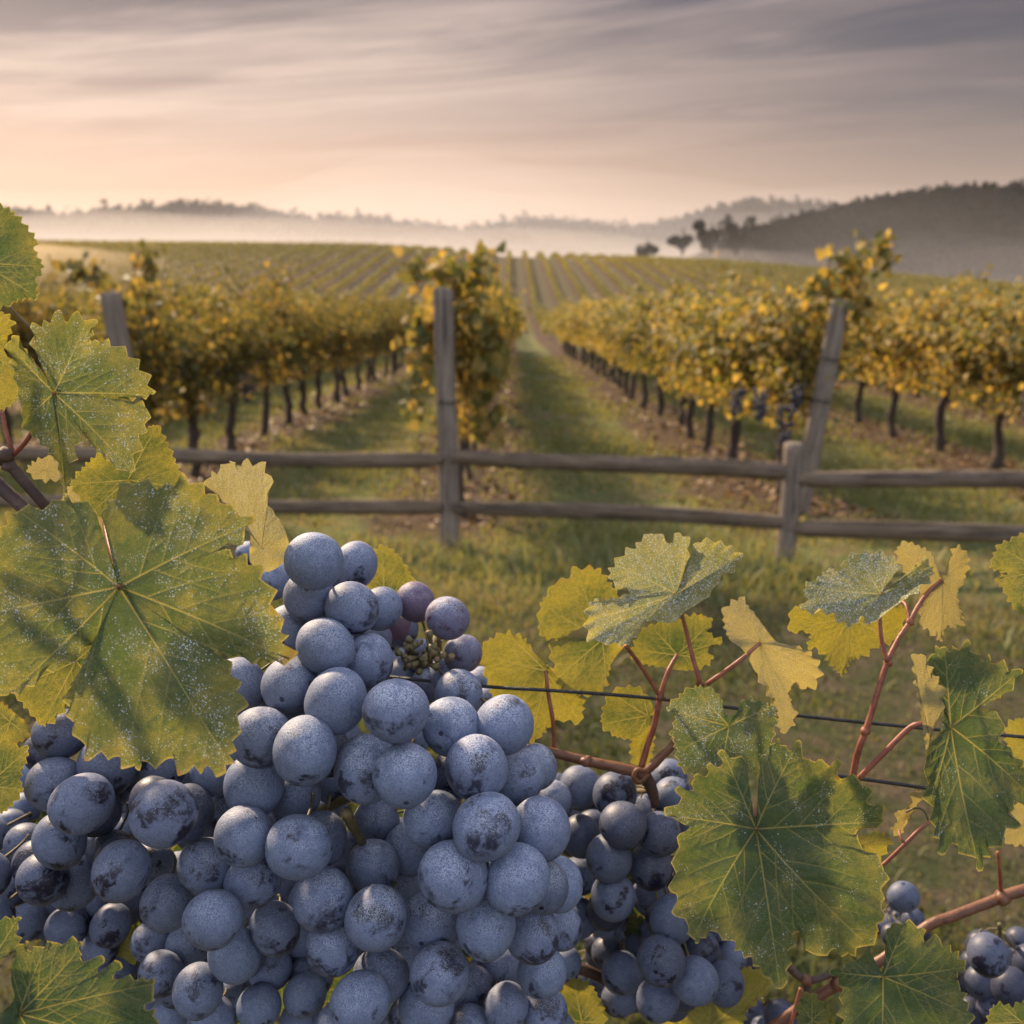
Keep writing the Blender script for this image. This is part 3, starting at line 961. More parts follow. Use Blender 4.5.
def rail(p0, p1, r0, seed, label):
    rr = np.random.default_rng(seed)
    p0 = np.array(p0, float)
    p1 = np.array(p1, float)
    L = np.linalg.norm(p1 - p0)
    n, seg = 44, 14
    ang = np.arange(seg) / seg * 2 * math.pi
    prof = 1 + 0.16 * (np.abs(np.cos(2 * ang)) - 0.5) + 0.09 * rr.standard_normal(seg)
    t = np.linspace(0, 1, n)
    V = []
    sag = rr.uniform(-0.012, 0.012)
    for tt in t:
        endt = min(1.0, 0.55 + min(tt, 1 - tt) * 9)
        rad = 0.76 * r0 * prof * endt * (1 + 0.05 * math.sin(tt * 7 + seed) + 0.035 * rr.standard_normal(seg))
        V.append(np.stack([np.cos(ang) * rad * 1.12 + sag * math.sin(tt * math.pi) + 0.008 * math.sin(tt * 6 + seed), np.sin(ang) * rad * 0.62, np.full(seg, tt * L)], 1))
    V = np.concatenate(V)
    c = np.array([[0, 0, 0.0], [0, 0, L]])
    i, j = np.meshgrid(np.arange(n - 1), np.arange(seg), indexing='ij')
    i, j = i.ravel(), j.ravel()
    j2 = (j + 1) % seg
    Q = np.stack([i * seg + j, i * seg + j2, (i + 1) * seg + j2, (i + 1) * seg + j], 1)
    k = np.arange(seg)
    k2 = (k + 1) % seg
    Tt = np.concatenate([np.stack([k2, k, np.full(seg, n * seg)], 1), np.stack([(n - 1) * seg + k, (n - 1) * seg + k2, np.full(seg, n * seg + 1)], 1)])
    o = link('fence_rail', mesh('fence_rail', np.concatenate([V, c]), [Q, Tt], M_RAIL))
    # local x becomes vertical so the rail stands on its narrow side
    z = Vector(p1 - p0).normalized()
    x = Vector((0, 0, 1))
    x = (x - z * x.dot(z)).normalized()
    y = z.cross(x)
    o.matrix_world = Matrix(((x.x, y.x, z.x, p0[0]), (x.y, y.y, z.y, p0[1]), (x.z, y.z, z.z, p0[2]), (0, 0, 0, 1)))
    tag(o, label, 'fence rail', 'weathered fence rails')


rail((-3.08, 7.72, 0.675), (-0.53, 7.53, 0.665), 0.062, 1, 'upper rail between the frosted leaves and the tall upright post')
rail((-3.08, 7.71, 0.305), (-0.53, 7.53, 0.295), 0.060, 2, 'lower rail between the frosted leaves and the tall upright post')
rail((-0.46, 7.52, 0.690), (2.02, 7.03, 0.645), 0.065, 3, 'upper rail between the tall upright post and the short fence post')
rail((-0.46, 7.52, 0.315), (2.02, 7.03, 0.285), 0.066, 4, 'lower rail between the tall upright post and the short fence post')
rail((1.97, 7.02, 0.610), (5.08, 6.50, 0.640), 0.068, 5, 'upper rail running from the short fence post past the golden vines')
rail((1.97, 7.02, 0.250), (5.08, 6.50, 0.285), 0.064, 6, 'lower rail running from the short fence post past the golden vines')
rail((-3.02, 7.71, 0.675), (-6.1, 7.95, 0.69), 0.062, 7, 'upper rail past the frosted leaves under the hazy vines')
rail((-3.02, 7.71, 0.300), (-6.1, 7.95, 0.31), 0.062, 8, 'lower rail past the frosted leaves under the hazy vines')

# shoots that climb over the end posts and the far grape bunches
def end_shoot(base, path, n_leaf, label, seed, size=0.088, dull=False):
    n_leaf = int(n_leaf * 1.7)
    rr = np.random.default_rng(seed)
    root = empty('vine_shoot', base, label, 'vine shoot', 'shoots over the end posts')
    base = np.array(base)
    P = smooth_path(np.array(path) - base, 24)
    V, F = tube(P, np.linspace(0.008, 0.003, 24), 6)
    link('stem', mesh('stem', V, F, M_BARK), root)
    idx = rr.uniform(0, 23, n_leaf)
    Q = np.stack([np.interp(idx, np.arange(24), P[:, k]) for k in range(3)], 1) + rr.normal(0, 0.07, (n_leaf, 3))
    V, F = quads_at(Q, size, rr, np.stack([rr.normal(-0.3, 0.7, n_leaf), rr.normal(-0.5, 0.7, n_leaf), rr.uniform(-0.2, 1, n_leaf)], 1))
    link('foliage', mesh('foliage', V, F, M_VINE_DULL if dull else M_VINE, False, {'tint': tint_for(n_leaf, 6, rr)}), root)


end_shoot((-0.5, 8.0, 1.5), [(-0.5, 8.1, 1.5), (-0.45, 7.95, 2.0), (-0.62, 7.8, 2.06), (-0.78, 7.7, 2.06)], 60, 'leafy shoot curling over the top of the upright fence-line post', 31)
end_shoot((-0.4, 8.0, 1.5), [(-0.4, 8.1, 1.4), (-0.35, 8.0, 1.95), (-0.2, 8.0, 2.15)], 50, 'leafy shoot standing highest behind the upright fence-line post', 32)
end_shoot((-0.62, 8.0, 1.0), [(-0.55, 8.1, 1.7), (-0.72, 7.9, 1.55), (-0.76, 7.85, 0.95)], 75, 'yellow shoot drooping down the sunny side of the upright post', 33)
end_shoot((-0.3, 8.0, 1.0), [(-0.3, 8.1, 1.8), (-0.16, 7.95, 1.5), (-0.2, 7.9, 0.75)], 110, 'shoot drooping down the shaded side of the upright post', 34)
end_shoot((2.6, 8.7, 1.5), [(2.5, 8.9, 1.5), (2.6, 8.6, 2.0), (2.8, 8.5, 2.2), (2.98, 8.4, 2.27), (3.03, 8.4, 2.1)], 85, 'long shoot reaching up and over the leaning post', 35)
end_shoot((2.85, 8.7, 1.9), [(2.6, 8.9, 1.9), (2.85, 8.55, 2.0), (2.98, 8.5, 1.75)], 50, 'short shoot hanging down behind the leaning post top', 36)
end_shoot((-3.4, 8.6, 1.6), [(-3.3, 8.8, 1.6), (-3.4, 8.4, 2.05), (-3.6, 8.3, 2.1)], 55, 'shoot bending over the top of the dark leaning post', 37, 0.088, True)
end_shoot((-3.1, 8.9, 1.6), [(-3.2, 9.0, 1.6), (-3.15, 8.8, 2.1), (-3.1, 8.8, 2.3)], 45, 'shoot standing up beside the dark leaning post', 38, 0.088, True)


def far_bunch(c, n, spread, label, seed, group='dark bunches on the distant vines'):
    rr = np.random.default_rng(seed)
    A = Acc()
    bm = bmesh.new()
    bmesh.ops.create_icosphere(bm, subdivisions=2, radius=1.0)
    V0 = np.array([v.co[:] for v in bm.verts])
    F0 = np.array([[v.index for v in f.verts] for f in bm.faces])
    bm.free()
    for k in range(n):
        t = rr.uniform(0, 1)
        w = (1 - 0.75 * t) * spread
        a = rr.uniform(0, 6.28)
        p = np.array([math.cos(a) * w * rr.uniform(0.3, 1), math.sin(a) * w * rr.uniform(0.3, 1), -t * spread * 2.6])
        A.add(V0 * rr.uniform(0.014, 0.019) + p, F0)
    root = empty('grape_bunch', c, label, 'grape bunch', group)
    link('berries', A.mesh('berries', M_FARGRAPE), root)
    V, F = tube([(0, 0, 0.12), (0.01, 0, 0.03), (0, 0, -spread * 1.5)], [0.004, 0.004, 0.002], 6)
    link('stem', mesh('stem', V, F, M_BARK), root)


far_bunch((2.30, 8.40, 1.00), 70, 0.115, 'largest dark bunch hanging low beside the leaning post', 51)
far_bunch((2.10, 8.48, 1.14), 60, 0.10, 'dark bunch just above the largest one by the leaning post', 52)
far_bunch((1.93, 8.60, 1.12), 50, 0.09, 'dark bunch hanging in the leaves farther along from the leaning post', 53)
far_bunch((2.38, 8.42, 1.18), 50, 0.09, 'highest dark bunch by the leaning post, half in leaves', 54)
far_bunch((4.75, 9.2, 1.08), 60, 0.12, 'dark bunch hanging in the golden row beyond the leaning post', 55)
far_bunch((-3.05, 11.6, 1.08), 60, 0.12, 'dark bunch hanging in the shaded row', 56)

# ------------------------------------------------------------------ grass and fallen leaves
r = np.random.default_rng(8)
n = 230000
Y = 1.2 * (42 / 1.2) ** r.uniform(0, 1, n) ** 0.82
X = r.uniform(-1, 1, n) * (0.62 * Y + 0.5)
dist = np.abs(((X + 0.18 * np.sin(Y * 1.9) + 0.14 * np.sin(Y * 0.8 + X) + 0.5 + 1.5 + 300) / 3.0) % 1.0 - 0.5) * 3.0
patch = np.sin(X * 1.3 + 0.5 * np.sin(Y * 1.1)) * np.sin(Y * 1.05 + 0.8 * np.sin(X * 0.7)) + 0.5 * np.sin(X * 3.1 + Y * 2.3)
keep = ((dist > 0.55 + 0.2 * r.standard_normal(n)) | (Y < 8.3) | (r.random(n) < 0.06)) & ((patch > -0.45) | (r.random(n) < 0.35) | (Y > 10))
X, Y, patch = X[keep], Y[keep], patch[keep]
n = len(X)
hgt = r.uniform(0.02, 0.05, n) * np.where((Y < 5.6) & (r.random(n) < 0.4), 0.3, 1.0) * np.clip(1 + 0.45 * patch, 0.5, 1.7) * (1 + 0.02 * Y)
# the tall unmown fringe under the fence
fy = np.interp(X, [-4, -0.5, 2, 5], [7.6, 7.5, 6.9, 6.4])
hgt *= np.where(r.random(n) < 0.06, 2.2, 1.0)
hgt *= 1 + 0.9 * np.exp(-((Y - fy + 0.35) / 0.5) ** 2)
wd = 0.0035 * (1 + 0.28 * Y)
az_ = r.uniform(0, 2 * math.pi, n)
base = np.stack([X, Y, H(X, Y) - 0.005], 1)
w_ = np.stack([np.cos(az_), np.sin(az_), np.zeros(n)], 1) * wd[:, None]
lean = np.stack([r.normal(0, 0.4, n), r.normal(0, 0.4, n), np.ones(n)], 1)
tip = base + lean * hgt[:, None]
mid = base + lean * np.array([0.35, 0.35, 0.6]) * hgt[:, None]
V = np.stack([base - w_, base + w_, mid + w_ * 0.7, tip, mid - w_ * 0.7], 1).reshape(-1, 3)
b5 = np.arange(n)[:, None] * 5
near_dark = np.clip(sstep((6.9 - Y) / 1.8) * (0.75 + 0.35 * np.sin(X * 2.1 + Y) * np.sin(Y * 2.7)) * r.uniform(0.6, 1.1, n), 0, 0.9)  # blades coloured darker green towards the camera
dry = np.exp(-((Y - fy + 1.35 + 0.2 * np.sin(X * 1.7)) / 0.42) ** 2)
tv = np.stack([np.clip(r.uniform(0, 1, n) * 0.75 - 0.16 * patch + 0.1 + 0.4 * dry, 0, 1), r.uniform(0, 1, n), near_dark], 1)
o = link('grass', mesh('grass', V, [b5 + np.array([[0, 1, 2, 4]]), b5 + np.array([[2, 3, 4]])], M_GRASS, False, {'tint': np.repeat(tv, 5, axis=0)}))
tag(o, 'short green and straw coloured grass between the vine rows', 'grass', kind='stuff')

n = 9000
k = r.integers(-4, 6, n)
Y = 8.2 * (45 / 8.2) ** r.uniform(0, 1, n)
X = -0.5 + 3.0 * k + r.normal(0, 0.42, n)
P = np.stack([X, Y, H(X, Y) + 0.02], 1)
V, F = quads_at(P, 0.075, r, np.stack([r.normal(0, 0.35, n), r.normal(0, 0.35, n), np.ones(n)], 1))
o = link('fallen_leaves', mesh('fallen_leaves', V, F, M_FALLEN, False, {'tint': tint_for(n, 6, r)}))
tag(o, 'dry brown leaves fallen on the bare strips under the vines', 'fallen leaves', kind='stuff')
#FOREGROUND
# ------------------------------------------------------------------ foreground: grape leaves
def resample(C, n):
    d = np.linalg.norm(np.diff(np.vstack([C, C[:1]]), axis=0)[:, :2], axis=1)
    s = np.concatenate([[0], np.cumsum(d)])
    t = np.linspace(0, s[-1], n, endpoint=False)
    Cc = np.vstack([C, C[:1]])
    return np.stack([np.interp(t, s, Cc[:, k]) for k in range(C.shape[1])], 1), s[-1]


def closed_spline(P, k=14):
    n = len(P)
    out = []
    for i in range(n):
        a, b, c, d = P[i - 1], P[i], P[(i + 1) % n], P[(i + 2) % n]
        t = np.linspace(0, 1, k, endpoint=False)[:, None]
        sp_ = 0.5 * (2 * b + (c - a) * t + (2 * a - 5 * b + 4 * c - d) * t * t + (3 * b - a - 3 * c + d) * t ** 3)
        li = b * (1 - t) + c * t
        out.append(0.62 * sp_ + 0.38 * li)
    return np.concatenate(out)


def segdist(P, A, B):
    d = B - A
    L2 = (d ** 2).sum(1) + 1e-9
    t = np.clip(((P[:, None, :] - A[None]) * d[None]).sum(2) / L2[None], 0, 1)
    q = A[None] + t[..., None] * d[None]
    return np.sqrt(((P[:, None, :] - q) ** 2).sum(2)), t


def blade_mesh(J, pts, d0, seed, under=False, tooth=1.0, wave=1.0, jdz=0.0, tips=None):
    rr = np.random.default_rng(seed)
    J = np.array(J, float)
    pts = np.array([(p[0], p[1], p[2] if len(p) > 2 else 0.0) for p in pts], float)
    C = closed_spline(pts)
    R0 = np.linalg.norm(pts[:, :2] - J, axis=1)
    Rm = np.sort(R0)[-3:].mean()
    per = np.linalg.norm(np.diff(np.vstack([C, C[:1]])[:, :2], axis=0), axis=1).sum()
    na = int(np.clip(per / 1.3, 110, 900))
    nr = int(np.clip(Rm / 1.5, 16, 110))
    C, per = resample(C, na)
    # saw teeth along the margin
    T = np.roll(C[:, :2], -1, 0) - np.roll(C[:, :2], 1, 0)
    T /= np.linalg.norm(T, axis=1)[:, None] + 1e-9
    area = 0.5 * np.sum(C[:, 0] * np.roll(C[:, 1], -1) - np.roll(C[:, 0], -1) * C[:, 1])
    Nn = np.stack([T[:, 1], -T[:, 0]], 1) * np.sign(area)
    sp_t = np.clip(Rm * 0.14, 8, 20)
    nt_ = int(per / sp_t)
    edges = np.sort(np.cumsum(rr.uniform(0.4, 1.6, nt_)))
    edges = np.concatenate([[0], edges / edges[-1]]) * per
    amps = rr.uniform(0.5, 1.25, nt_) * np.sqrt(np.diff(edges) / np.diff(edges).mean())
    s = np.arange(na) / na * per
    k = np.clip(np.searchsorted(edges, s, side='right') - 1, 0, nt_ - 1)
    ph = (s - edges[k]) / (edges[k + 1] - edges[k])
    saw = np.where(ph < 0.6, (ph / 0.6) ** 1.25, ((1 - ph) / 0.4) ** 1.1) - 0.45
    rj = np.linalg.norm(C[:, :2] - J, axis=1) / Rm
    calm = np.clip((rj - 0.28) / 0.25, 0, 1)
    C[:, :2] += Nn * (saw * amps[k] * sp_t * 0.52 * tooth * calm)[:, None]
    # veins
    if tips is None:
        order = np.argsort(-R0)
        tips = []
        for q in order:
            a = math.atan2(*(pts[q, :2] - J)[::-1])
            if R0[q] < 0.34 * Rm:
                continue
            if all(abs((a - b[0] + math.pi) % (2 * math.pi) - math.pi) > math.radians(36) for b in tips):
                tips.append((a, q))
            if len(tips) == 6:
                break
        tips = [pts[q, :2] for _, q in tips]
    A_, B_, Wt, Pw = [], [], [], []

    def curve(p, ang, L, bend, w0, w1, n=5):
        q = np.array(p, float)
        for z in range(n):
            a = ang + bend * (z + 0.5) / n
            q2 = q + np.array([math.cos(a), math.sin(a)]) * L / n
            A_.append(q.copy())
            B_.append(q2.copy())
            Wt.append(w0 + (w1 - w0) * z / n)
            Pw.append((w0, z))
            q = q2
    main = []
    for tp in tips:
        v = np.array(tp, float) - J
        L = np.linalg.norm(v) * 0.97
        a = math.atan2(v[1], v[0])
        bend = rr.uniform(-0.16, 0.16)
        curve(J, a - bend * 0.5, L, bend, 1.0, 0.32, 8)
        main.append((a - bend * 0.5, L, bend))
    for (a, L, bend) in main:
        sgn = rr.choice([-1, 1])
        f = rr.uniform(0.13, 0.2)
        while f < 0.9:
            aa = a + bend * f
            p = J + np.array([math.cos(a + bend * f * 0.5), math.sin(a + bend * f * 0.5)]) * L * f
            L2 = L * (0.60 * (1 - f) ** 0.8 + 0.04) * rr.uniform(0.8, 1.1)
            a2 = aa + sgn * rr.uniform(0.62, 0.85)
            b2 = -sgn * rr.uniform(0.0, 0.35)
            curve(p, a2, L2, b2, 0.52 * (1 - 0.4 * f), 0.16, 4)
            for g in (0.3, 0.5, 0.7):
                pp = p + np.array([math.cos(a2), math.sin(a2)]) * L2 * g
                curve(pp, a2 + rr.choice([-1, 1]) * rr.uniform(0.6, 0.95), L2 * 0.35 * (1.2 - g), 0, 0.2, 0.08, 2)
            sgn = -sgn
            f += rr.uniform(0.07, 0.12)
    A_, B_, Wt = np.array(A_), np.array(B_), np.array(Wt)
    Cz = C[:, 2].copy()
    kw = int(na * 0.035)
    for _ in range(3):
        Cz = np.mean([np.roll(Cz, q) for q in range(-kw, kw + 1)], axis=0)
    # surface grid: rings from the stalk joint to the margin
    t = np.linspace(0, 1, nr + 1)[1:]
    t = 1 - (1 - t) ** 1.12
    # smooth inner rings so the teeth fade inward
    Cs = C.copy()
    for _ in range(30):
        Cs[:, :2] = 0.5 * Cs[:, :2] + 0.25 * (np.roll(Cs[:, :2], 1, 0) + np.roll(Cs[:, :2], -1, 0))
    V2 = [np.array([[J[0], J[1], jdz]])]
    Tt = [np.array([0.0])]
    for tt in t:
        e = np.clip((tt - 0.80) / 0.20, 0, 1) ** 1.3
        Q = Cs * (1 - e) + C * e
        xy = J + (Q[:, :2] - J) * tt
        dz_ = jdz + (Cz - jdz) * tt ** 1.7
        V2.append(np.column_stack([xy, dz_]))
        Tt.append(np.full(na, tt))
    V2 = np.concatenate(V2)
    Tt = np.concatenate(Tt)
    D_, tpar = np.empty(0), None
    vein = np.zeros(len(V2))
    near = np.full(len(V2), 1e9)
    for c0 in range(0, len(V2), 6000):
        P = V2[c0:c0 + 6000, :2]
        d, _ = segdist(P, A_, B_)
        wv = (0.42 + 0.50 * Wt) * (0.55 + Rm / 450)
        vein[c0:c0 + 6000] = (np.exp(-(d / wv[None]) ** 2) * (0.10 + 0.90 * np.minimum(1, Wt * 1.3))[None]).max(1)
        near[c0:c0 + 6000] = (d / (0.5 + Wt[None] * 0.5)).min(1)
    quilt = 1 - np.exp(-near / (4.0 + Rm * 0.022))
    th = np.arctan2(V2[:, 1] - J[1], V2[:, 0] - J[0])
    ph = rr.uniform(0, 6.28, 6)
    ruf = sum(np.sin(kk * th + ph[i_]) / (1 + 0.25 * kk) for i_, kk in enumerate((2, 3, 5, 7)))
    mmpx = d0 * 1.0    # mm per pixel
    sz = Rm * mmpx
    dzm = V2[:, 2] + wave * sz * 0.026 * ruf * Tt ** 3.2
    x_, y_ = V2[:, 0], V2[:, 1]
    lowf = np.sin(x_ * 0.055 + ph[4]) * np.sin(y_ * 0.05 + ph[5])
    dzm += wave * sz * 0.016 * lowf * np.minimum(1, Tt * 2)
    dzm -= quilt * min(0.6, 0.006 * sz + 0.15)
    dzm += 0.10 * rr.standard_normal(len(dzm)) * 0.3
    depth = d0 + dzm / 1000.0
    W_ = at(x_, y_, depth)
    o = at(J[0], J[1], d0 + jdz / 1000.0)
    # faces, oriented so that the upper side looks at the camera (unless under)
    k = np.arange(na)
    k2 = (k + 1) % na
    tri = np.stack([np.zeros(na, int), 1 + k, 1 + k2], 1)
    i, j = np.meshgrid(np.arange(nr - 1), k, indexing='ij')
    i, j = i.ravel(), j.ravel()
    j2 = (j + 1) % na
    Q = np.stack([1 + i * na + j, 1 + (i + 1) * na + j, 1 + (i + 1) * na + j2, 1 + i * na + j2], 1)
    flip = (area > 0)
    if flip ^ under:
        tri = tri[:, ::-1]
        Q = Q[:, ::-1]
    uv = (V2[:, :2] - J) * mmpx * 0.1
    uv[:, 1] *= -1
    return mesh('blade', W_ - o, [tri, Q], M_LEAF, True, {'vein': vein, 'edge': Tt, 'quilt': quilt}, uv), o


def stalk(parent, name, o, pts, d, rpx, mat, dd=None):
    """tube along pixel points (x, y, depth offset in mm), radius in px"""
    P = np.array([at(p[0], p[1], d + (p[2] if len(p) > 2 else 0.0) / 1000) for p in pts]) - o
    n = max(8, 5 * len(pts))
    P = smooth_path(P, n)
    r_ = np.interp(np.linspace(0, 1, n), np.linspace(0, 1, len(rpx)), rpx) * d / FPX * (0.82 if mat in (M_RED, M_CANE) else 1.0)
    V, F = tube(P, r_, 10, 0.03, np.random.default_rng(3))
    return link(name, mesh(name, V, F, mat), parent)


LEAF_SEED = [40]


def leaf(label, J, pts, d0, yel=0.1, frost=0.5, brown=0.4, under=False, pet=None, tooth=1.0, wave=1.0, jdz=0.0, group='leaves of the near vine', flap=None, tips=None, prad=(2.0, 1.8), pmat=None):
    LEAF_SEED[0] += 1
    me, o = blade_mesh(J, pts, d0, LEAF_SEED[0], under, tooth, wave, jdz, tips)
    root = empty('grape_leaf', o, label, 'leaf', group)
    b = link('blade', me, root)
    b.color = (yel, frost, brown, 1)
    if flap:
        me2, o2 = blade_mesh(flap['J'], flap['pts'], d0 + flap.get('dd', 0) / 1000, LEAF_SEED[0] + 500, flap.get('under', True), tooth, wave * 0.6)
        f = link('folded_lobe', me2, root, Vector(o2 - o))
        f.color = (flap.get('yel', 0.5), 0.35, brown, 1)
        tag(f, flap['label'])
    if pet:
        stalk(root, 'leaf_stalk', o, pet, d0, prad, pmat or M_RED)
    return root


# --- the leaves on the shaded side of the picture's grapes (pixel outlines set at their own distance, metres)
leaf('largest frosted green leaf hanging over the main grape bunch', (119, 587),
     [(112, 558, 2), (108, 538, 3), (102, 512, 4), (112, 498, 3), (130, 480, 2), (150, 484, 2), (170, 485, 2), (185, 477, 2), (211, 493, 1), (232, 508, 0), (253, 522, -2), (240, 540, 1), (226, 551, 3),
      (245, 558, 2), (262, 570, 1), (271, 592, 0), (281, 622, -1), (293, 662, -3), (272, 660, -1), (252, 659, 1), (232, 656, 2), (213, 651, 4), (230, 668, 2), (244, 697, 0), (238, 730, -2), (228, 772, -5), (208, 770, -4), (187, 772, -4),
      (168, 762, -3), (149, 763, -4), (134, 770, -5), (112, 757, -4), (88, 756, -4), (80, 740, -3), (72, 727, -2), (66, 700, 0), (82, 672, 2), (93, 644, 3), (72, 660, 2), (44, 673, 0), (8, 697, -2), (-22, 672, -1), (-40, 620, 0), (-30, 565, 1), (2, 530, 2),
      (9, 512, 2), (35, 507, 3), (52, 505, 3), (64, 496, 3), (80, 502, 4), (94, 508, 5), (101, 530, 4), (112, 562, 2)], 0.300,
     yel=0.27, frost=0.52, brown=0.75, wave=0.9, pet=[(119, 587, 0), (117, 570, 4), (109, 545, 14), (104, 520, 26)], prad=(2.6, 3.0),
     tips=[(232, 770), (291, 660), (251, 523), (20, 512), (9, 694), (-38, 620)])
leaf('frosted leaf with one pale folded side above the largest leaf', (54, 393),
     [(50, 384, 3), (43, 370, 2), (34, 345, 2), (31, 328, 1), (44, 322, 0), (56, 314, -1), (66, 318, 0), (76, 314, -1), (95, 323, -1), (91, 341, 2), (102, 340, 2), (112, 343, 1), (130, 354, 0), (145, 372, -1), (153, 395, -3), (134, 398, 1), (116, 396, 4),
      (132, 400, 2), (148, 407, 0), (147, 425, -1), (137, 452, -2), (130, 474, -4), (108, 460, -4), (95, 448, 0), (83, 434, 2), (76, 452, -6), (70, 472, -9), (65, 493, -13), (57, 462, -12), (41, 443, -13), (24, 428, -14), (21, 408, -13), (16, 384, -12), (7, 345, -8), (12, 335, -7), (26, 351, -3), (44, 374, 2)], 0.318,
     yel=0.33, frost=0.54, brown=0.45, pet=[(54, 393, 0), (40, 415, 10), (27, 440, 14), (9, 459, 18)], prad=(2.0, 3.6), tips=[(131, 470), (152, 395), (85, 325), (64, 488), (14, 350), (24, 420)])
leaf('yellow green leaf tucked between the folded leaf and the largest leaf', (128, 480),
     [(138, 432), (150, 426), (158, 425), (166, 440), (173, 455), (181, 473), (184, 489), (172, 500), (150, 515), (120, 522), (92, 512), (80, 500), (70, 484), (84, 466), (100, 452), (118, 440)], 0.345, yel=0.45, frost=0.25, brown=0.3)
leaf('small pale round leaf low beside the bare canes', (46, 470),
     [(27, 468), (38, 459), (52, 456), (62, 462), (66, 472), (60, 480), (44, 481), (32, 477)], 0.40, yel=0.5, frost=0.2, under=True, wave=0.6)
leaf('pale torn leaf seen through the gap behind the largest leaf', (84, 505),
     [(66, 492), (74, 478), (88, 468), (100, 480), (112, 500), (116, 520), (104, 528), (88, 524), (70, 520), (58, 508)], 0.37, yel=0.5, frost=0.6, under=True, wave=0.7)
leaf('pale frosted leaf standing up between the largest leaf and the top grapes', (262, 548),
     [(250, 530, 0), (236, 512, 1), (224, 500, 2), (206, 484, 1), (211, 474, 0), (222, 468, 0), (229, 459, -1), (234, 466, 1), (243, 461, 0), (252, 462, 0), (261, 464, -1), (271, 476, -1), (268, 486, 1), (264, 494, 2), (268, 505, 1), (281, 522, 0), (289, 543, 0), (284, 562, 0), (268, 572, 1), (250, 562, 1)], 0.350,
     yel=0.42, frost=0.78, under=True, tips=[(213, 476), (236, 463), (261, 465), (280, 522), (286, 545)])
leaf('dark green leaf cut by the picture edge, highest of all leaves', (-22, 262),
     [(-22, 250), (-20, 205), (0, 204, 1), (18, 215, 0), (28, 228, 0), (37, 239, -1), (35, 250, 1), (44, 267, -2), (37, 281, -1), (38, 298, -2), (22, 299, 0), (8, 306, 1), (-18, 312, 1), (-52, 298), (-66, 262), (-50, 222)], 0.310,
     yel=0.24, frost=0.15, brown=0.3, tips=[(0, 206), (42, 267), (36, 297), (-15, 310)])
leaf('bright yellow leaf at the picture edge under the highest leaf', (-12, 352),
     [(-10, 318), (4, 312), (14, 322), (8, 338), (4, 350), (12, 362), (18, 372), (20, 392), (10, 406), (-4, 412), (-28, 396), (-36, 355), (-26, 325)], 0.335, yel=0.75, frost=0.1, brown=0.5)
leaf('yellow green leaf hiding behind the lowest lobe of the largest leaf', (76, 661),
     [(10, 688), (24, 706), (42, 726), (56, 720), (66, 706), (80, 700), (98, 696), (110, 680), (112, 655), (98, 640), (74, 636), (45, 646), (22, 662)], 0.352, yel=0.50, frost=0.1, tips=[(12, 688), (42, 724), (100, 690), (98, 642)])
leaf('small green leaf at the picture edge beside the first grapes', (-12, 785),
     [(-10, 748), (2, 740), (14, 744), (29, 749), (25, 764), (20, 778), (23, 790), (12, 806), (-2, 814), (-28, 805), (-36, 780), (-28, 755)], 0.345, yel=0.32, frost=0.15)
leaf('dry brown crumpled leaf beside the first grapes', (10, 722), [(-12, 700), (2, 702), (14, 712), (26, 722), (30, 736), (16, 744), (2, 748), (-14, 740)], 0.37, yel=0.6, frost=0.1, brown=2.6, wave=2.5)
leaf('dark green leaf lying under the grapes at the lowest corner', (19, 1014),
     [(14, 1000, 2), (11, 980, 2), (13, 958, 1), (25, 940, 0), (32, 952, 1), (47, 939, 0), (50, 947, 1), (61, 941, 0), (81, 940, 0), (80, 957, 1), (102, 960, 0), (101, 971, 1), (119, 967, 0), (120, 977, 1), (157, 982, -1), (146, 1005, 1), (158, 1017, -1), (140, 1052, 0), (90, 1085, 0), (20, 1082), (-24, 1064), (-20, 1032)], 0.290,
     yel=0.06, frost=0.12, brown=0.25, tips=[(156, 983), (48, 941), (85, 943), (140, 1050), (60, 1085)])
leaf('piece of dark leaf at the picture edge over the corner leaf', (-18, 975),
     [(-20, 925), (0, 919), (19, 917), (17, 932), (21, 944), (4, 956), (-8, 978), (-30, 1000), (-56, 970), (-46, 935)], 0.300, yel=0.10, frost=0.1, brown=0.2)
leaf('yellow leaf peeping out behind the topmost grapes', (384, 598),
     [(372, 552), (381, 546), (390, 548), (399, 556), (406, 566), (415, 582), (410, 600), (402, 616), (380, 624), (364, 606), (364, 576)], 0.44, yel=0.52, frost=0.2, tips=[(382, 548), (414, 583), (370, 610)])
leaf('scrap of yellow leaf showing through the gap in the lower grapes', (124, 946), [(110, 940), (120, 930), (132, 926), (142, 940), (140, 958), (126, 966), (112, 958)], 0.43, yel=0.95, frost=0.0, brown=1.2)

for q_, (x_, y_, r_) in enumerate([(60, 860, 85), (190, 830, 90), (140, 985, 85), (265, 960, 80), (300, 760, 70), (400, 830, 85), (470, 960, 85), (620, 880, 55), (395, 985, 80), (655, 950, 42)]):
    a_ = np.arange(14) / 14 * 2 * math.pi + q_
    rad_ = r_ * np.where(np.arange(14) % 3 == 0, 1.0, 0.72)
    leaf('shaded green leaf glimpsed through the gaps between dark grapes', (x_, y_), [(x_ + rad_[k] * math.cos(a_[k]), y_ + rad_[k] * math.sin(a_[k]), (k % 4) * 4) for k in range(14)],
         0.475 + 0.008 * (q_ % 3), yel=0.0, frost=0.0, brown=0.8, group='shaded leaves inside the vine behind the grapes', wave=2.0)

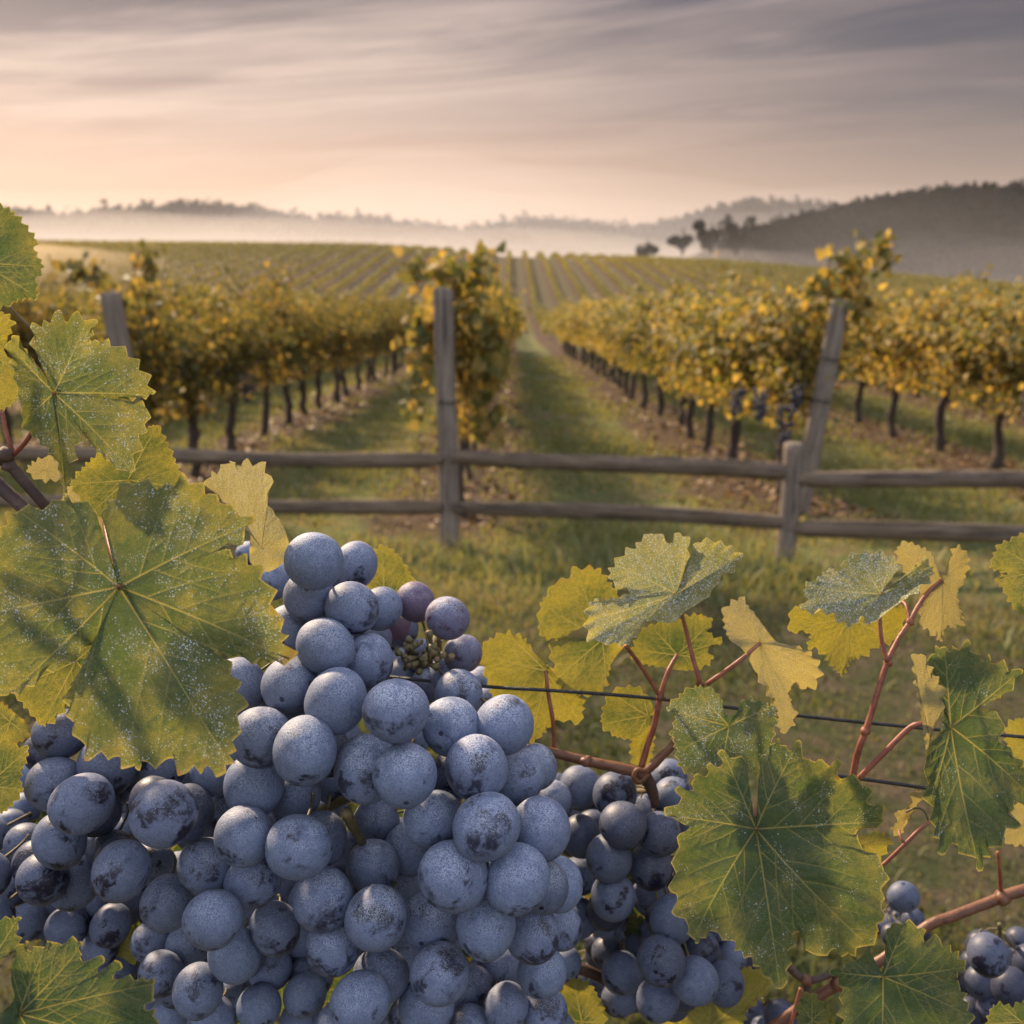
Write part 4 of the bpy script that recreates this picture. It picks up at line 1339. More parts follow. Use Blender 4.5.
# --- leaves beyond the grapes
leaf('yellow leaf touching the wire next to the main grape bunch', (546, 671),
     [(543, 662, 1), (534, 652, 1), (524, 638, 0), (507, 632, 0), (491, 638, 0), (481, 646, 0), (481, 662, 0), (488, 684, 0), (494, 702, 0), (510, 716, 0), (521, 732, 0), (531, 744, -1), (544, 733, 0), (557, 721, 0), (569, 721, 0), (580, 724, -1), (584, 702, 0), (574, 684, 0), (558, 672, 1)], 0.434,
     yel=0.72, frost=0.05, brown=0.5, under=False, pet=[(546, 671, 0), (548, 692, -3), (553, 722, -4), (554, 752, 0)], prad=(2.2, 2.8), tips=[(508, 634), (483, 655), (530, 742), (580, 722), (560, 720)])
leaf('yellow leaf with a scorched corner behind the curled frosted leaf', (602, 640),
     [(606, 628, 0), (598, 622, 1), (576, 630, 0), (556, 640, -1), (541, 636, 0), (538, 620, 1), (541, 604, 1), (554, 583, 0), (567, 578, 0), (574, 568, -1), (585, 568, 0), (598, 568, 0), (609, 582, 1), (617, 592, 1), (626, 610, 2), (628, 640, 2), (612, 662, 0), (604, 690, -3), (585, 696, -4), (561, 690, -4), (554, 668, -4), (549, 646, -3), (566, 637, 0), (590, 638, 1)], 0.435,
     yel=0.58, frost=0.15, brown=1.0, tips=[(545, 606), (577, 570), (606, 688), (556, 680)])
leaf('curled leaf white with frost, highest over the slack wire', (676, 594),
     [(682, 580, 2), (688, 556, 3), (690, 543, 2), (680, 532, 2), (668, 542, 3), (655, 532, 2), (644, 537, 2), (632, 548, 1), (622, 554, 0), (610, 570, 0), (611, 582, -2), (630, 594, 2), (606, 600, -9), (589, 602, -16), (586, 618, -18), (588, 640, -20), (607, 643, -18), (626, 645, -15), (638, 630, -11), (647, 620, -9), (672, 623, -8), (686, 611, -7), (709, 596, -9), (719, 580, -10), (741, 561, -12), (732, 547, -9), (707, 539, -5), (697, 543, -3), (691, 562, 0), (682, 586, 1)], 0.400,
     yel=0.40, frost=0.82, brown=0.4, pet=[(676, 594, 1), (684, 622, 6), (691, 651, 6), (700, 683, 4)], prad=(2.2, 3.0), tips=[(655, 534), (687, 545), (590, 620), (736, 560), (625, 643), (615, 565)])
leaf('green leaf half hidden below the curled frosted leaf', (677, 655),
     [(640, 630), (654, 624), (679, 618), (697, 614), (713, 620), (708, 632), (724, 642), (707, 648), (713, 660), (697, 670), (679, 670), (660, 667), (644, 664), (630, 656)], 0.445, yel=0.38, frost=0.1, tips=[(712, 621), (722, 642), (711, 660), (634, 650), (650, 626)])
leaf('small green leaf hanging under the slack wire', (648, 716),
     [(650, 700), (640, 688), (626, 686), (610, 692), (604, 706), (601, 725), (616, 737), (635, 739), (648, 728), (654, 712)], 0.440, yel=0.42, frost=0.1)
leaf('narrow yellowed leaf drooping behind the cane fork', (640, 748), [(632, 732), (642, 724), (652, 730), (654, 748), (648, 766), (636, 768), (630, 752)], 0.46, yel=0.9, frost=0.0)
leaf('sagging golden leaf folded edge on, seen from underneath', (760, 643),
     [(741, 648, -6), (728, 638, -4), (724, 624, -2), (722, 611, 0), (730, 603, 0), (739, 597, 0), (748, 606, 2), (757, 617, 2), (768, 632, 3), (777, 642, 3), (793, 646, 5), (807, 650, 8), (820, 664, 10), (819, 682, 12), (806, 690, 10), (796, 684, 6), (788, 690, 4), (795, 714, 1), (793, 727, 0), (779, 732, -2), (773, 702, -3), (757, 675, -4), (747, 656, -4)], 0.395,
     yel=0.62, frost=0.45, brown=0.7, under=True, pet=[(760, 643, 0), (745, 656, -4), (731, 667, -3), (707, 684, 2)], prad=(2.2, 3.0), tips=[(738, 600), (819, 672), (785, 728), (725, 622)])
leaf('frosted dark green leaf hanging above the biggest far leaf', (729, 726),
     [(722, 714, 1), (722, 700, 0), (713, 689, -1), (697, 686, 0), (685, 690, 0), (676, 698, 0), (666, 707, -1), (676, 712, 1), (674, 722, 0), (671, 732, -1), (676, 751, -1), (679, 767, -2), (690, 774, -2), (715, 776, -2), (740, 772, -2), (762, 776, -2), (776, 760, -2), (773, 738, -3), (777, 722, -4), (772, 705, -4), (744, 698, 0), (738, 714, 1)], 0.385,
     yel=0.12, frost=0.58, brown=0.3, tips=[(695, 688), (668, 708), (675, 752), (770, 708), (720, 775)])
leaf('biggest leaf in front of the second grape bunch', (756, 829),
     [(754, 815, 1), (748, 787, 2), (747, 763, 1), (735, 757, 0), (722, 751, 0), (719, 766, 1), (708, 766, 0), (705, 776, 1), (693, 776, 0), (691, 789, 1), (676, 790, 0), (677, 802, 1), (666, 816, -1), (690, 826, 2), (680, 834, 1), (676, 850, 0), (674, 870, 0), (670, 890, 0), (676, 900, 0), (676, 915, 0), (690, 929, 0), (694, 944, -1), (706, 936, 0), (718, 933, 0), (731, 942, -1), (738, 951, -1), (751, 960, -2), (765, 976, -3), (782, 991, -5), (787, 976, -3), (790, 951, 1), (798, 930, 3), (814, 957, 1), (832, 951, 0), (850, 956, 0), (866, 946, 0), (881, 933, 0), (877, 924, 1), (886, 915, 0), (882, 902, 1), (887, 872, 0), (881, 862, 1), (866, 848, 3), (853, 836, 5), (864, 830, 3), (886, 821, 0), (880, 805, 0), (868, 801, 1), (870, 788, 0), (857, 778, 1), (839, 774, 0), (837, 761, 0), (827, 763, 1), (818, 759, 0), (808, 761, 1), (798, 742, -1), (788, 750, 0), (777, 739, -1), (768, 752, 1), (762, 757, 1), (758, 790, 2), (757, 816, 1)], 0.365,
     yel=0.17, frost=0.42, brown=0.45, tooth=0.7, tips=[(780, 988), (866, 944), (884, 822), (798, 744), (724, 753), (668, 816), (692, 940)], pet=[(756, 829, 0), (755, 815, 6), (764, 790, 22), (775, 765, 34)], prad=(2.0, 2.4))
leaf('grey green leaf held flat like a roof over yellow lobes', (881, 594),
     [(886, 582, 3), (899, 569, 4), (893, 556, 3), (876, 552, 4), (856, 553, 4), (844, 559, 3), (842, 569, 3), (826, 570, 2), (818, 578, 1), (804, 587, -1), (806, 600, -4), (801, 611, -9), (826, 612, -8), (838, 620, -11), (851, 627, -13), (862, 617, -11), (870, 625, -14), (895, 606, -11), (920, 589, -12), (934, 573, -13), (926, 559, -10), (907, 574, -5), (888, 588, 0)], 0.400,
     yel=0.30, frost=0.85, brown=0.25, pet=[(881, 594, 1), (880, 614, 5), (881, 636, 5), (887, 662, 3)], prad=(2.0, 2.8), tips=[(858, 555), (808, 588), (932, 573), (852, 626), (893, 558)])
leaf('glowing yellow leaf beneath the flat grey green leaf', (851, 617),
     [(792, 608), (789, 632, -1), (802, 631), (810, 634), (807, 648), (819, 650), (829, 664), (843, 676, -2), (850, 661), (865, 656), (879, 645), (893, 642), (903, 625), (906, 607), (880, 602), (850, 604), (820, 606)], 0.425, yel=0.85, frost=0.0, brown=0.3, tips=[(790, 630), (842, 674), (892, 640), (826, 662)])
leaf('golden upright leaf with its two lobes raised like wings', (942, 580),
     [(937, 574, 2), (931, 553, 0), (917, 545, -1), (904, 541, -2), (895, 553, -1), (906, 574, 1), (918, 588, 2), (920, 603, 1), (920, 625, 0), (930, 632, 0), (940, 642, -1), (946, 626, -1), (953, 628, -2), (964, 622, -3), (957, 595, 0), (964, 581, 0), (970, 559, -3), (958, 545, -4), (951, 553, -2), (945, 573, 1)], 0.415,
     yel=0.80, frost=0.35, brown=0.8, under=True, tips=[(905, 543), (959, 547), (941, 640), (921, 620), (964, 620)])
leaf('yellow rimmed leaf cut by the picture edge, level with the lower rail', (1042, 572),
     [(1024, 532), (1012, 539), (998, 545), (990, 567), (1006, 574, 2), (995, 579), (1003, 590), (1012, 606), (1024, 618), (1046, 622), (1072, 600), (1080, 560), (1056, 534)], 0.395, yel=0.42, frost=0.25, brown=1.1, tips=[(999, 547), (997, 580), (1014, 606), (1070, 560)])
leaf('dark green leaf at the picture edge with one golden lobe folded over', (951, 727),
     [(944, 712, 1), (938, 690, 1), (931, 662, 0), (931, 653, 0), (940, 646, 0), (951, 650, 1), (961, 645, 0), (970, 645, 0), (979, 658, 0), (992, 658, 0), (998, 664, 0), (1021, 671, -2), (1012, 686, 0), (998, 697, 1), (976, 706, 3), (999, 713, 2), (1003, 730, 1), (1001, 743, 2), (1024, 764, -2), (1034, 796, -4), (1014, 806, -2), (1015, 827, -3), (996, 845, -4), (980, 867, -5), (969, 857, -4), (958, 846, -3), (943, 853, -3), (936, 834, -2), (928, 798, 0), (925, 767, 2), (928, 746, 2), (940, 732, 1)], 0.375,
     yel=0.12, frost=0.38, brown=0.6, tips=[(945, 648), (1019, 672), (1030, 795), (978, 864), (930, 800)],
     pet=[(928, 726, -4), (918, 724, -4), (906, 731, -2), (880, 757, 2), (858, 779, 6)], prad=(3.0, 3.6),
     flap=dict(J=(930, 738), pts=[(926, 750), (922, 722), (919, 700), (914, 672), (912, 656), (921, 653), (930, 667), (935, 676), (943, 686), (943, 708), (935, 724), (932, 738)], dd=-5, under=True, yel=0.75, label='golden folded over lobe showing the underside'))
leaf('yellow leaf behind the dark leaf at the picture edge, by the wire', (1030, 742), [(1006, 726), (1018, 718), (1040, 720), (1052, 742), (1040, 764), (1022, 768), (1008, 757)], 0.45, yel=0.9, frost=0.1)
leaf('pale leaf edge low behind the dark leaf at the picture edge', (1030, 820), [(1004, 812), (1014, 804), (1030, 800), (1046, 818), (1030, 842), (1012, 846), (1000, 832)], 0.43, yel=0.7, frost=0.2, under=True)
leaf('tiny curled golden leaf on the thin stalk below the wire', (905, 818), [(922, 792), (917, 807), (910, 818), (904, 828), (900, 836), (891, 830), (897, 821), (895, 812), (907, 808), (913, 792)], 0.41, yel=1.0, frost=0.0, brown=0.8, under=True, wave=1.6)
leaf('tiny orange yellow leaf beside the biggest far leaf', (868, 844), [(858, 838), (868, 834), (879, 832), (893, 841), (886, 850), (881, 860), (872, 856), (862, 848)], 0.395, yel=1.1, frost=0.0, brown=1.0, wave=1.4)
leaf('green leaf in the bottom corner in front of the thick red cane', (883, 977),
     [(874, 962, 2), (868, 944, 1), (862, 956, 0), (845, 964, 0), (833, 971, -1), (842, 992, 0), (840, 1007, 0), (842, 1026, 0), (846, 1050, -1), (880, 1068, -2), (920, 1062, -2), (962, 1046, -2), (972, 1018, -2), (966, 1000, 0), (963, 989, -1), (951, 979, 1), (967, 967, -1), (956, 953, 0), (940, 940, 0), (925, 938, 1), (922, 927, 0), (904, 922, 0), (887, 927, 0), (887, 948, 1), (889, 964, 2), (884, 970, 2)], 0.360,
     yel=0.10, frost=0.30, brown=0.3, tips=[(905, 924), (966, 967), (970, 1016), (880, 1066), (835, 972)])
leaf('leaf in the corner below the small dark bunch', (1022, 1022), [(992, 1007), (1000, 1003), (1012, 1006), (1024, 1000), (1044, 1008), (1050, 1040), (1020, 1056), (996, 1044), (986, 1024)], 0.39, yel=0.16, frost=0.1)
leaf('glowing yellow leaf behind the bottom of the second bunch', (708, 1030),
     [(735, 966), (752, 968), (770, 976), (766, 992), (748, 1010), (738, 1040), (706, 1062), (672, 1050), (652, 1024), (680, 1004), (712, 992)], 0.50, yel=0.80, frost=0.0, brown=0.6)
leaf('shaded leaf low in the gap between the two grape bunches', (582, 1022), [(560, 988), (574, 977), (590, 984), (600, 1000), (606, 1022), (592, 1042), (566, 1038), (552, 1014)], 0.47, yel=0.40, frost=0.05, brown=0.8)
leaf('small green leaf under the dark twig fork', (812, 1020), [(798, 1002), (812, 992), (826, 1008), (830, 1030), (812, 1048), (798, 1034)], 0.42, yel=0.25, frost=0.05)


# ------------------------------------------------------------------ canes, shoots, wires
def cane(name, label, cat, d, runs, mat, group=None):
    """runs: list of (part name, points (x, y, mm), radii px, material)"""
    p0 = runs[0][1][0]
    o = at(p0[0], p0[1], d)
    root = empty(name, o, label, cat, group)
    for nm, pts, rad, mt in runs:
        stalk(root, nm, o, pts, d, rad, mt)
        # swollen nodes
    return root


def nodes(root, o_d, spots, mat):
    o = np.array(root.location)
    bm = bmesh.new()
    bmesh.ops.create_icosphere(bm, subdivisions=2, radius=1.0)
    V0 = np.array([v.co[:] for v in bm.verts])
    F0 = np.array([[v.index for v in f.verts] for f in bm.faces])
    bm.free()
    rr = np.random.default_rng(4)
    for x, y, mm, r_ in spots:
        link('bud', mesh('bud', V0 * (1 + 0.12 * rr.standard_normal((len(V0), 1))) * r_ * o_d / FPX * [1, 1, 0.85], F0, mat), root, Vector(at(x, y, o_d + mm / 1000) - o))


c = cane('vine_cane', 'two dark bare canes crossing behind the frosted leaves', 'vine cane', 0.335,
         [('cane', [(-40, 448, 5), (0, 486, 4), (30, 514, 3), (75, 560, 8), (110, 620, 20)], [7, 7, 6.5, 6], M_OLDCANE),
          ('side_cane', [(3, 456, 0), (16, 472, 1), (40, 500, 4), (62, 525, 10)], [6, 5.5, 5], M_OLDCANE),
          ('stalk_stub', [(2, 410, 0), (6, 432, 0), (12, 452, 1)], [2.6, 3.2], M_RED),
          ('side_cane', [(-40, 440, 0), (-15, 448, 0), (3, 457, 0)], [6.5, 6], M_OLDCANE)], M_OLDCANE)
nodes(c, 0.335, [(4, 455, -1, 9), (-2, 460, 0, 7), (8, 466, 0, 6.5)], M_OLDCANE)
cane('tendril', 'thin straw coloured stalk between the two highest leaves', 'tendril', 0.33, [('thread', [(9, 306, 0), (20, 317, 0), (31, 329, -1), (38, 342, 2)], [1.3, 1.1], M_RACHIS)], M_RACHIS)
c = cane('vine_cane', 'brown cane above the second bunch with its curled end and forked shoots', 'vine cane', 0.425,
         [('cane', [(470, 742, 12), (520, 748, 8), (553, 753, 4), (586, 761, 2), (615, 767, 0), (645, 774, 0)], [6.5, 6.5, 6.0, 6.5, 7], M_CANE),
          ('shoot', [(640, 777, -1), (652, 766, -2), (664, 754, -1), (676, 740, 0), (688, 712, 2), (699, 684, -2)], [5, 5.5, 4.5, 3.5, 2.6], M_CANE),
          ('shoot', [(641, 768, 1), (648, 744, 2), (655, 722, 1), (660, 697, 0), (668, 672, 1), (677, 655, 6)], [4, 3.8, 3.2, 2.4], M_RED),
          ('leaf_stalk', [(660, 697, 0), (650, 680, -2), (638, 662, -6), (626, 646, -22)], [2.8, 2.4], M_RED),
          ('curl', [(648, 774, -2), (640, 782, -3), (634, 778, -4), (637, 770, -4), (645, 771, -3)], [3.5, 3.2, 2.6], M_CANE),
          ('spur', [(644, 774, 2), (652, 790, 4), (655, 806, 8)], [7, 6, 4], M_OLDCANE)], M_CANE)
nodes(c, 0.425, [(660, 697, 0, 4.6), (700, 684, -2, 4.4), (676, 741, 0, 5.6), (586, 761, 1, 7.0)], M_CANE)
c = cane('vine_shoot', 'slender red shoot rising to the flat grey green leaf', 'vine shoot', 0.405,
         [('stem', [(852, 786, 6), (854, 770, 4), (859, 748, 2), (866, 730, 1), (877, 694, 0), (887, 663, 0), (898, 640, 2), (909, 623, 4), (920, 603, 8), (932, 588, 10), (942, 580, 10)], [4.0, 4.0, 3.6, 3.2, 2.8, 2.2], M_RED),
          ('leaf_stalk', [(910, 622, 4), (907, 608, 8), (903, 602, 12), (893, 598, 18)], [2.2, 1.8], M_RED)], M_RED)
nodes(c, 0.405, [(865, 731, 1, 5.2), (888, 663, 0, 4.6), (910, 622, 4, 4.4)], M_RED)
c = cane('vine_cane', 'thick reddish cane slanting across the lowest corner', 'vine cane', 0.455,
         [('cane', [(1420, 800, 14), (1250, 838, 6), (1120, 866, 0), (1024, 890, 0), (990, 902, 0), (956, 915, 0), (928, 926, 0), (884, 958, 2), (837, 985, 4), (800, 1008, 8), (770, 1030, 12)], [7.5, 7, 6.5, 6.5, 7.5], M_CANE),
          ('shoot', [(1001, 896, 0), (1000, 875, -4), (998, 852, -8)], [2.6, 2.2], M_RED),
          ('twig', [(783, 955, 0), (790, 968, 1), (806, 980, 2), (820, 978, 3), (838, 972, 4)], [3.2, 4, 3.6, 3], M_OLDCANE),
          ('twig', [(806, 981, 1), (808, 1000, 2), (800, 1026, 3)], [4, 3], M_OLDCANE),
          ('shoot', [(801, 988, -6), (796, 1006, -6), (790, 1028, -5)], [2.6, 2.2], M_RED)], M_CANE)
nodes(c, 0.455, [(1002, 898, -1, 8.5), (838, 984, 3, 8.5), (806, 980, 1, 6)], M_CANE)
cane('vine_shoot', 'shoot past the picture edge that carries the yellow rimmed leaf', 'vine shoot', 0.43,
     [('stem', [(1128, 866, 25), (1112, 800, 14), (1098, 720, 6), (1090, 640, 0), (1078, 590, -6), (1068, 520, 0)], [4.2, 3.8, 3.2, 2.2], M_RED),
      ('leaf_stalk', [(1080, 596, -6), (1064, 584, -18), (1042, 572, -34)], [2.2, 1.9], M_RED),
      ('leaf_stalk', [(1098, 722, 6), (1070, 730, 10), (1030, 742, 19)], [2.0, 1.8], M_RED),
      ('leaf_stalk', [(1112, 800, 14), (1075, 812, 6), (1030, 820, 0)], [2.0, 1.8], M_RED)], M_RED)
cane('vine_shoot', 'thin red stalk carrying the tiny curled golden leaf', 'vine shoot', 0.40,
     [('stem', [(868, 876, 4), (884, 864, 2), (904, 845, 0), (918, 831, 0), (932, 820, 4)], [2.6, 2.4, 2.0], M_RED),
      ('leaf_stalk', [(905, 844, 0), (901, 838, 1), (899, 830, 4)], [1.7, 1.5], M_RED),
      ('curl', [(906, 812, 8), (916, 808, 6), (924, 811, 6), (929, 822, 6)], [1.1, 1.0], M_RACHIS)], M_RED)
cane('vine_cane', 'short dark cane end in the gap beside the second bunch', 'vine cane', 0.50,
     [('cane', [(552, 962, 0), (572, 966, 0), (594, 974, 0), (612, 984, 4)], [7, 6, 5], M_OLDCANE)], M_OLDCANE)


def wire(label, d, pts, rad):
    o = at(pts[0][0], pts[0][1], d)
    P = np.array([at(p[0], p[1], d + p[2] / 1000) for p in pts])
    P = smooth_path(P, 40)
    A = Acc()
    V, F = tube(P - o, np.full(40, rad * d / FPX), 8)
    w = link('trellis_wire', mesh('trellis_wire', V, F, M_WIRE), loc=Vector(o))
    tag(w, label, 'wire', 'trellis wires of the near vine')


wire('upper thin dark wire running from the main bunch behind the curled leaf', 0.428, [(300, 668, 30), (440, 682, 8), (492, 687, -6), (575, 692, -8), (660, 699, 0), (775, 713, 0), (900, 726, 0), (1024, 737, 0), (1400, 770, 0), (3200, 930, 0)], 1.9)
wire('lower dark wire from the red shoot to the dark folded leaf', 0.410, [(770, 767, 0), (855, 778, 0), (930, 788.5, 4), (1024, 801, 8), (1400, 850, 16), (3200, 1085, 40)], 2.0)

# ------------------------------------------------------------------ grapes
def berry_mesh(seed):
    rr = np.random.default_rng(seed)
    nu, nv = 36, 24
    V = [(0, 0, 1.0)]
    ph = rr.uniform(0, 6.28, 5)
    el = rr.uniform(0.94, 1.10)
    for i_ in range(1, nv):
        th = math.pi * i_ / nv
        for k in range(nu):
            a = 2 * math.pi * k / nu
            d = np.array([math.sin(th) * math.cos(a), math.sin(th) * math.sin(a), math.cos(th)])
            q = 1 + 0.026 * math.sin(2 * a + ph[0]) * math.sin(th) + 0.018 * math.sin(3 * d[2] + ph[1]) + 0.010 * math.sin(4 * d[0] + ph[2]) * math.sin(3 * d[1] + ph[3])
            V.append(tuple(d * q * [1, 1, el]))
    V.append((0, 0, -1.0 * el))
    V[0] = (0, 0, 0.975 * el)
    F4, F3 = [], []
    for k in range(nu):
        F3.append((0, 1 + k, 1 + (k + 1) % nu))
    for i_ in range(nv - 2):
        for k in range(nu):
            k2 = (k + 1) % nu
            F4.append((1 + i_ * nu + k, 1 + (i_ + 1) * nu + k, 1 + (i_ + 1) * nu + k2, 1 + i_ * nu + k2))
    b = 1 + (nv - 2) * nu
    for k in range(nu):
        F3.append((b + k, len(V) - 1, b + (k + 1) % nu))
    return mesh('grape', np.array(V), [np.array(F4), np.array(F3)], M_BERRY)


BERRY = [berry_mesh(300 + k) for k in range(6)]
def split_berry():
    me = BERRY[0].copy()
    n = len(me.vertices)
    co = np.zeros(n * 3, np.float32)
    me.vertices.foreach_get('co', co)
    co = co.reshape(-1, 3)
    # a shrivelled berry: a hollow pressed into one side
    d = np.linalg.norm(co - [0, 0, 1.0], axis=1)
    co *= (1 - 0.20 * np.exp(-(d / 0.48) ** 2))[:, None]
    me.vertices.foreach_set('co', co.ravel())
    me.update()
    return me


DENT = split_berry()

BA = """60 734 25;35 772 17;55 784 26;82 804 29;107 766 27;22 811 16;60 841 25;27 843 19;43 878 24;75 883 24;5 858 15;12 888 17;121 871 27.5;67 927 19;111 925 19;101 945 18;28 922 18;118 969 18;134 795 17;164 814 31;161 769 24;152 863 20;128 905 18;88 850 19;10 826 16;-14 875 22;-12 836 18;-8 915 20;45 915 17;60 950 16;95 905 18;150 905 16;12 935 15;130 830 17;150 985 15"""
BB = """314 561 27;356 565 21;309 597 25;272 581 19;250 555 13;352 608 25;381 609 20;394 623 16;290 631 25;326 647 27;372 639 18;367 661 25;290 685 27;336 701 30;238 686 25;261 738 29;305 750 31;254 786 28;335 780 22;215 769 24;208 797 20;294 796 25;244 836 28.5;198 829 21;206 867 26;299 847 30;253 882 26;213 920 28.5;168 903 25;188 945 21;153 942 20;235 955 24;198 991 24;161 974 22;247 915 18;275 929 24;235 994 18;259 1007 21;270 969 20;212 1019 21;171 1016 19;309 900 19;285 885 18;340 740 21;305 995 20;290 950 18;315 815 18;270 850 18;225 890 17;180 870 17;250 640 18;262 700 19;220 720 18;200 745 17;300 1022 19;142 1012 16"""
BC = """415 602 19 p;448 618 21 q;463 654 19 q;402 673 14;449 673 18;428 685 16 d;480 683 15;396 711 32;459 694 23;451 727 28 D;504 725 28;367 769 31;405 776 31;476 768 31;518 778 25;536 767 21;487 700 13;552 801 18;541 829 28;486 827 32;433 819 28;453 876 32;516 879 31;557 884 25;410 849 25;373 866 25;340 853 21;376 823 22;323 899 28;376 918 29;429 922 28;486 926 29;532 934 26;560 927 22;333 946 27;381 976 27;439 974 28 D;501 966 22;542 972 23;506 1007 22;545 1012 22;360 1002 28;426 1007 26 D;470 990 22 d;303 936 19;311 976 20;340 1026 22;400 1030 20;470 1028 22;565 962 15;558 1030 17;410 735 20;430 790 22;505 850 20;400 890 22;455 925 22;410 950 20;350 885 20;510 925 20;495 748 20;440 850 20;330 800 18;420 655 15 d;520 1035 18"""
BD = """579 787 19;615 794 21;623 825 22;609 858 22;581 836 19;651 866 21;659 834 21;613 897 21;579 876 18;607 919 17;640 926 17;672 920 22;647 808 13;669 777 17;673 797 19;661 961 23 D;622 973 19;609 937 15;608 954 16;695 981 22;724 984 19;700 950 18;729 956 16;658 999 21;619 999 17;598 977 10;579 918 18;651 897 18;559 798 14;568 807 12;557 786 12;568 967 10;640 950 17;690 830 18;700 870 19;690 905 18;595 900 16;640 985 16;680 960 16;715 925 16;735 900 15"""
BE = """903 897 14;897 917 6;913 920 11;885 925 10;921 932 9;893 936 11;907 938 10"""
BF = """988 955 19;982 946 15;1019 942 13;980 982 14;1010 986 17;992 1007 14;1030 962 16;970 1012 13;1004 962 14;1034 1000 15;1000 1024 13;1024 1018 14;975 965 13"""
BG = """752 1015 15;781 1018 16;735 1030 15;766 1032 15;800 1034 14;718 1034 13"""
BH = """687 1022 10;672 1032 12;700 1034 12;686 1042 12"""


def parse(sx):
    out = []
    for it in sx.split(';'):
        q = it.split()
        out.append((float(q[0]), float(q[1]), float(q[2]), q[3] if len(q) > 3 else ''))
    return out


GR = np.random.default_rng(99)
bunches = [
    # key, list, reference depth, reference radius, label, fillers, frost, dark
    ('A', parse(BA), 0.338, 29, 'dusky bunch at the picture edge below the lobes of the largest leaf', 55, 0.18, 0.42),
    ('B', parse(BB), 0.336, 30, 'long blue grey bunch hanging beside the largest frosted leaf', 42, 0.50, 0.03),
    ('C', parse(BC), 0.334, 31, 'broad pale bunch with reddish berries and bare stems at its top', 30, 0.85, 0.0),
    ('D', parse(BD), 0.425, 22, 'second dark blue bunch hanging behind the biggest far leaf', 50, 0.10, 0.55),
    ('E', parse(BE), 0.50, 14, 'tiny dark bunch above the thick reddish cane', 3, 0.0, 0.7),
    ('F', parse(BF), 0.50, 18, 'small purple grey bunch at the edge below the thick reddish cane', 8, 0.05, 0.95),
    ('G', parse(BG), 0.52, 16, 'few dark grapes under the tip of the biggest far leaf', 3, 0.0, 0.6),
    ('H', parse(BH), 0.53, 12, 'small dark grapes directly below the second bunch', 2, 0.0, 0.6),
]
items = []
for bi, (key, L, dref, rref, lab, nf, fr, dk) in enumerate(bunches):
    for k, (x, y, rpx, fl) in enumerate(L):
        d = dref * (rref / np.clip(rpx, 0.5 * rref, 1.08 * rref)) ** 0.5
        d += GR.uniform(-0.003, 0.003) + (0.006 if (x, y) == (367, 769) else 0)
        items.append([bi, x, y, rpx, d, fl, True])
X_ = np.array([it[1] for it in items])
Y_ = np.array([it[2] for it in items])
R_ = np.array([it[3] for it in items]) * 1.06
D_ = np.array([it[4] for it in items])


def relax(X, Y, R, Dd, move, iters=220, touch=0.90):
    for _ in range(iters):
        P = np.stack([(X - 512) / FPX * Dd, (512 - Y) / FPX * Dd, Dd], 1)
        rr_ = R / FPX * Dd
        diff = P[:, None] - P[None]
        dist = np.sqrt((diff ** 2).sum(2)) + np.eye(len(X)) * 9
        need = touch * (rr_[:, None] + rr_[None])
        bad = dist < need
        if not bad.any():
            break
        lat2 = np.maximum(dist ** 2 - (Dd[:, None] - Dd[None]) ** 2, 0)
        want = np.sqrt(np.maximum(need ** 2 - lat2, 0))
        gap = want - np.abs(Dd[:, None] - Dd[None])
        gap = np.where(bad, gap, 0)
        sgn = np.sign(Dd[:, None] - Dd[None] + 1e-7 * (R[None] - R[:, None]))
        push = np.where(sgn > 0, gap * 0.42, 0)
        Dd = Dd + np.where(move, push.sum(1) / np.maximum(bad.sum(1), 1) ** 0.7, 0)
    return Dd


D_ = relax(X_, Y_, R_, D_, np.ones(len(X_), bool))
# hidden berries deeper inside each bunch
fx = []
for bi, b in enumerate(bunches):
    idx = [i_ for i_, it in enumerate(items) if it[0] == bi]
    for q in range(b[5]):
        for att in range(140):
            s = idx[GR.integers(len(idx))]
            x = X_[s] + GR.uniform(-0.75, 0.75) * R_[s]
            y = Y_[s] + GR.uniform(-0.75, 0.75) * R_[s]
            # must be covered mostly by its own bunch
            if min(np.hypot(X_[idx] - x, Y_[idx] - y)) > 0.9 * R_[s] or y < min(Y_[idx]) + 10:
                continue
            d = D_[s] + GR.uniform(0.012, 0.05) * b[2] / 0.335
            rr_ = b[3] * GR.uniform(0.82, 1.0) * b[2] / d
            P = np.array([(x - 512) / FPX * d, (512 - y) / FPX * d, d])
            Q = np.stack([(X_ - 512) / FPX * D_, (512 - Y_) / FPX * D_, D_], 1)
            if (np.linalg.norm(Q - P, axis=1) < 0.87 * (R_ * D_ + rr_ * d) / FPX).any():
                continue
            # stay inside the bunch outline so nothing new sticks out
            cover = np.hypot(X_[idx] - x, Y_[idx] - y) + rr_ * 0.8 < R_[idx] + 14
            if not cover.any():
                continue
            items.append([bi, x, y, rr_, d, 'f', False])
            rr_ *= 1.0
            X_, Y_, R_, D_ = np.append(X_, x), np.append(Y_, y), np.append(R_, rr_), np.append(D_, d)
            break

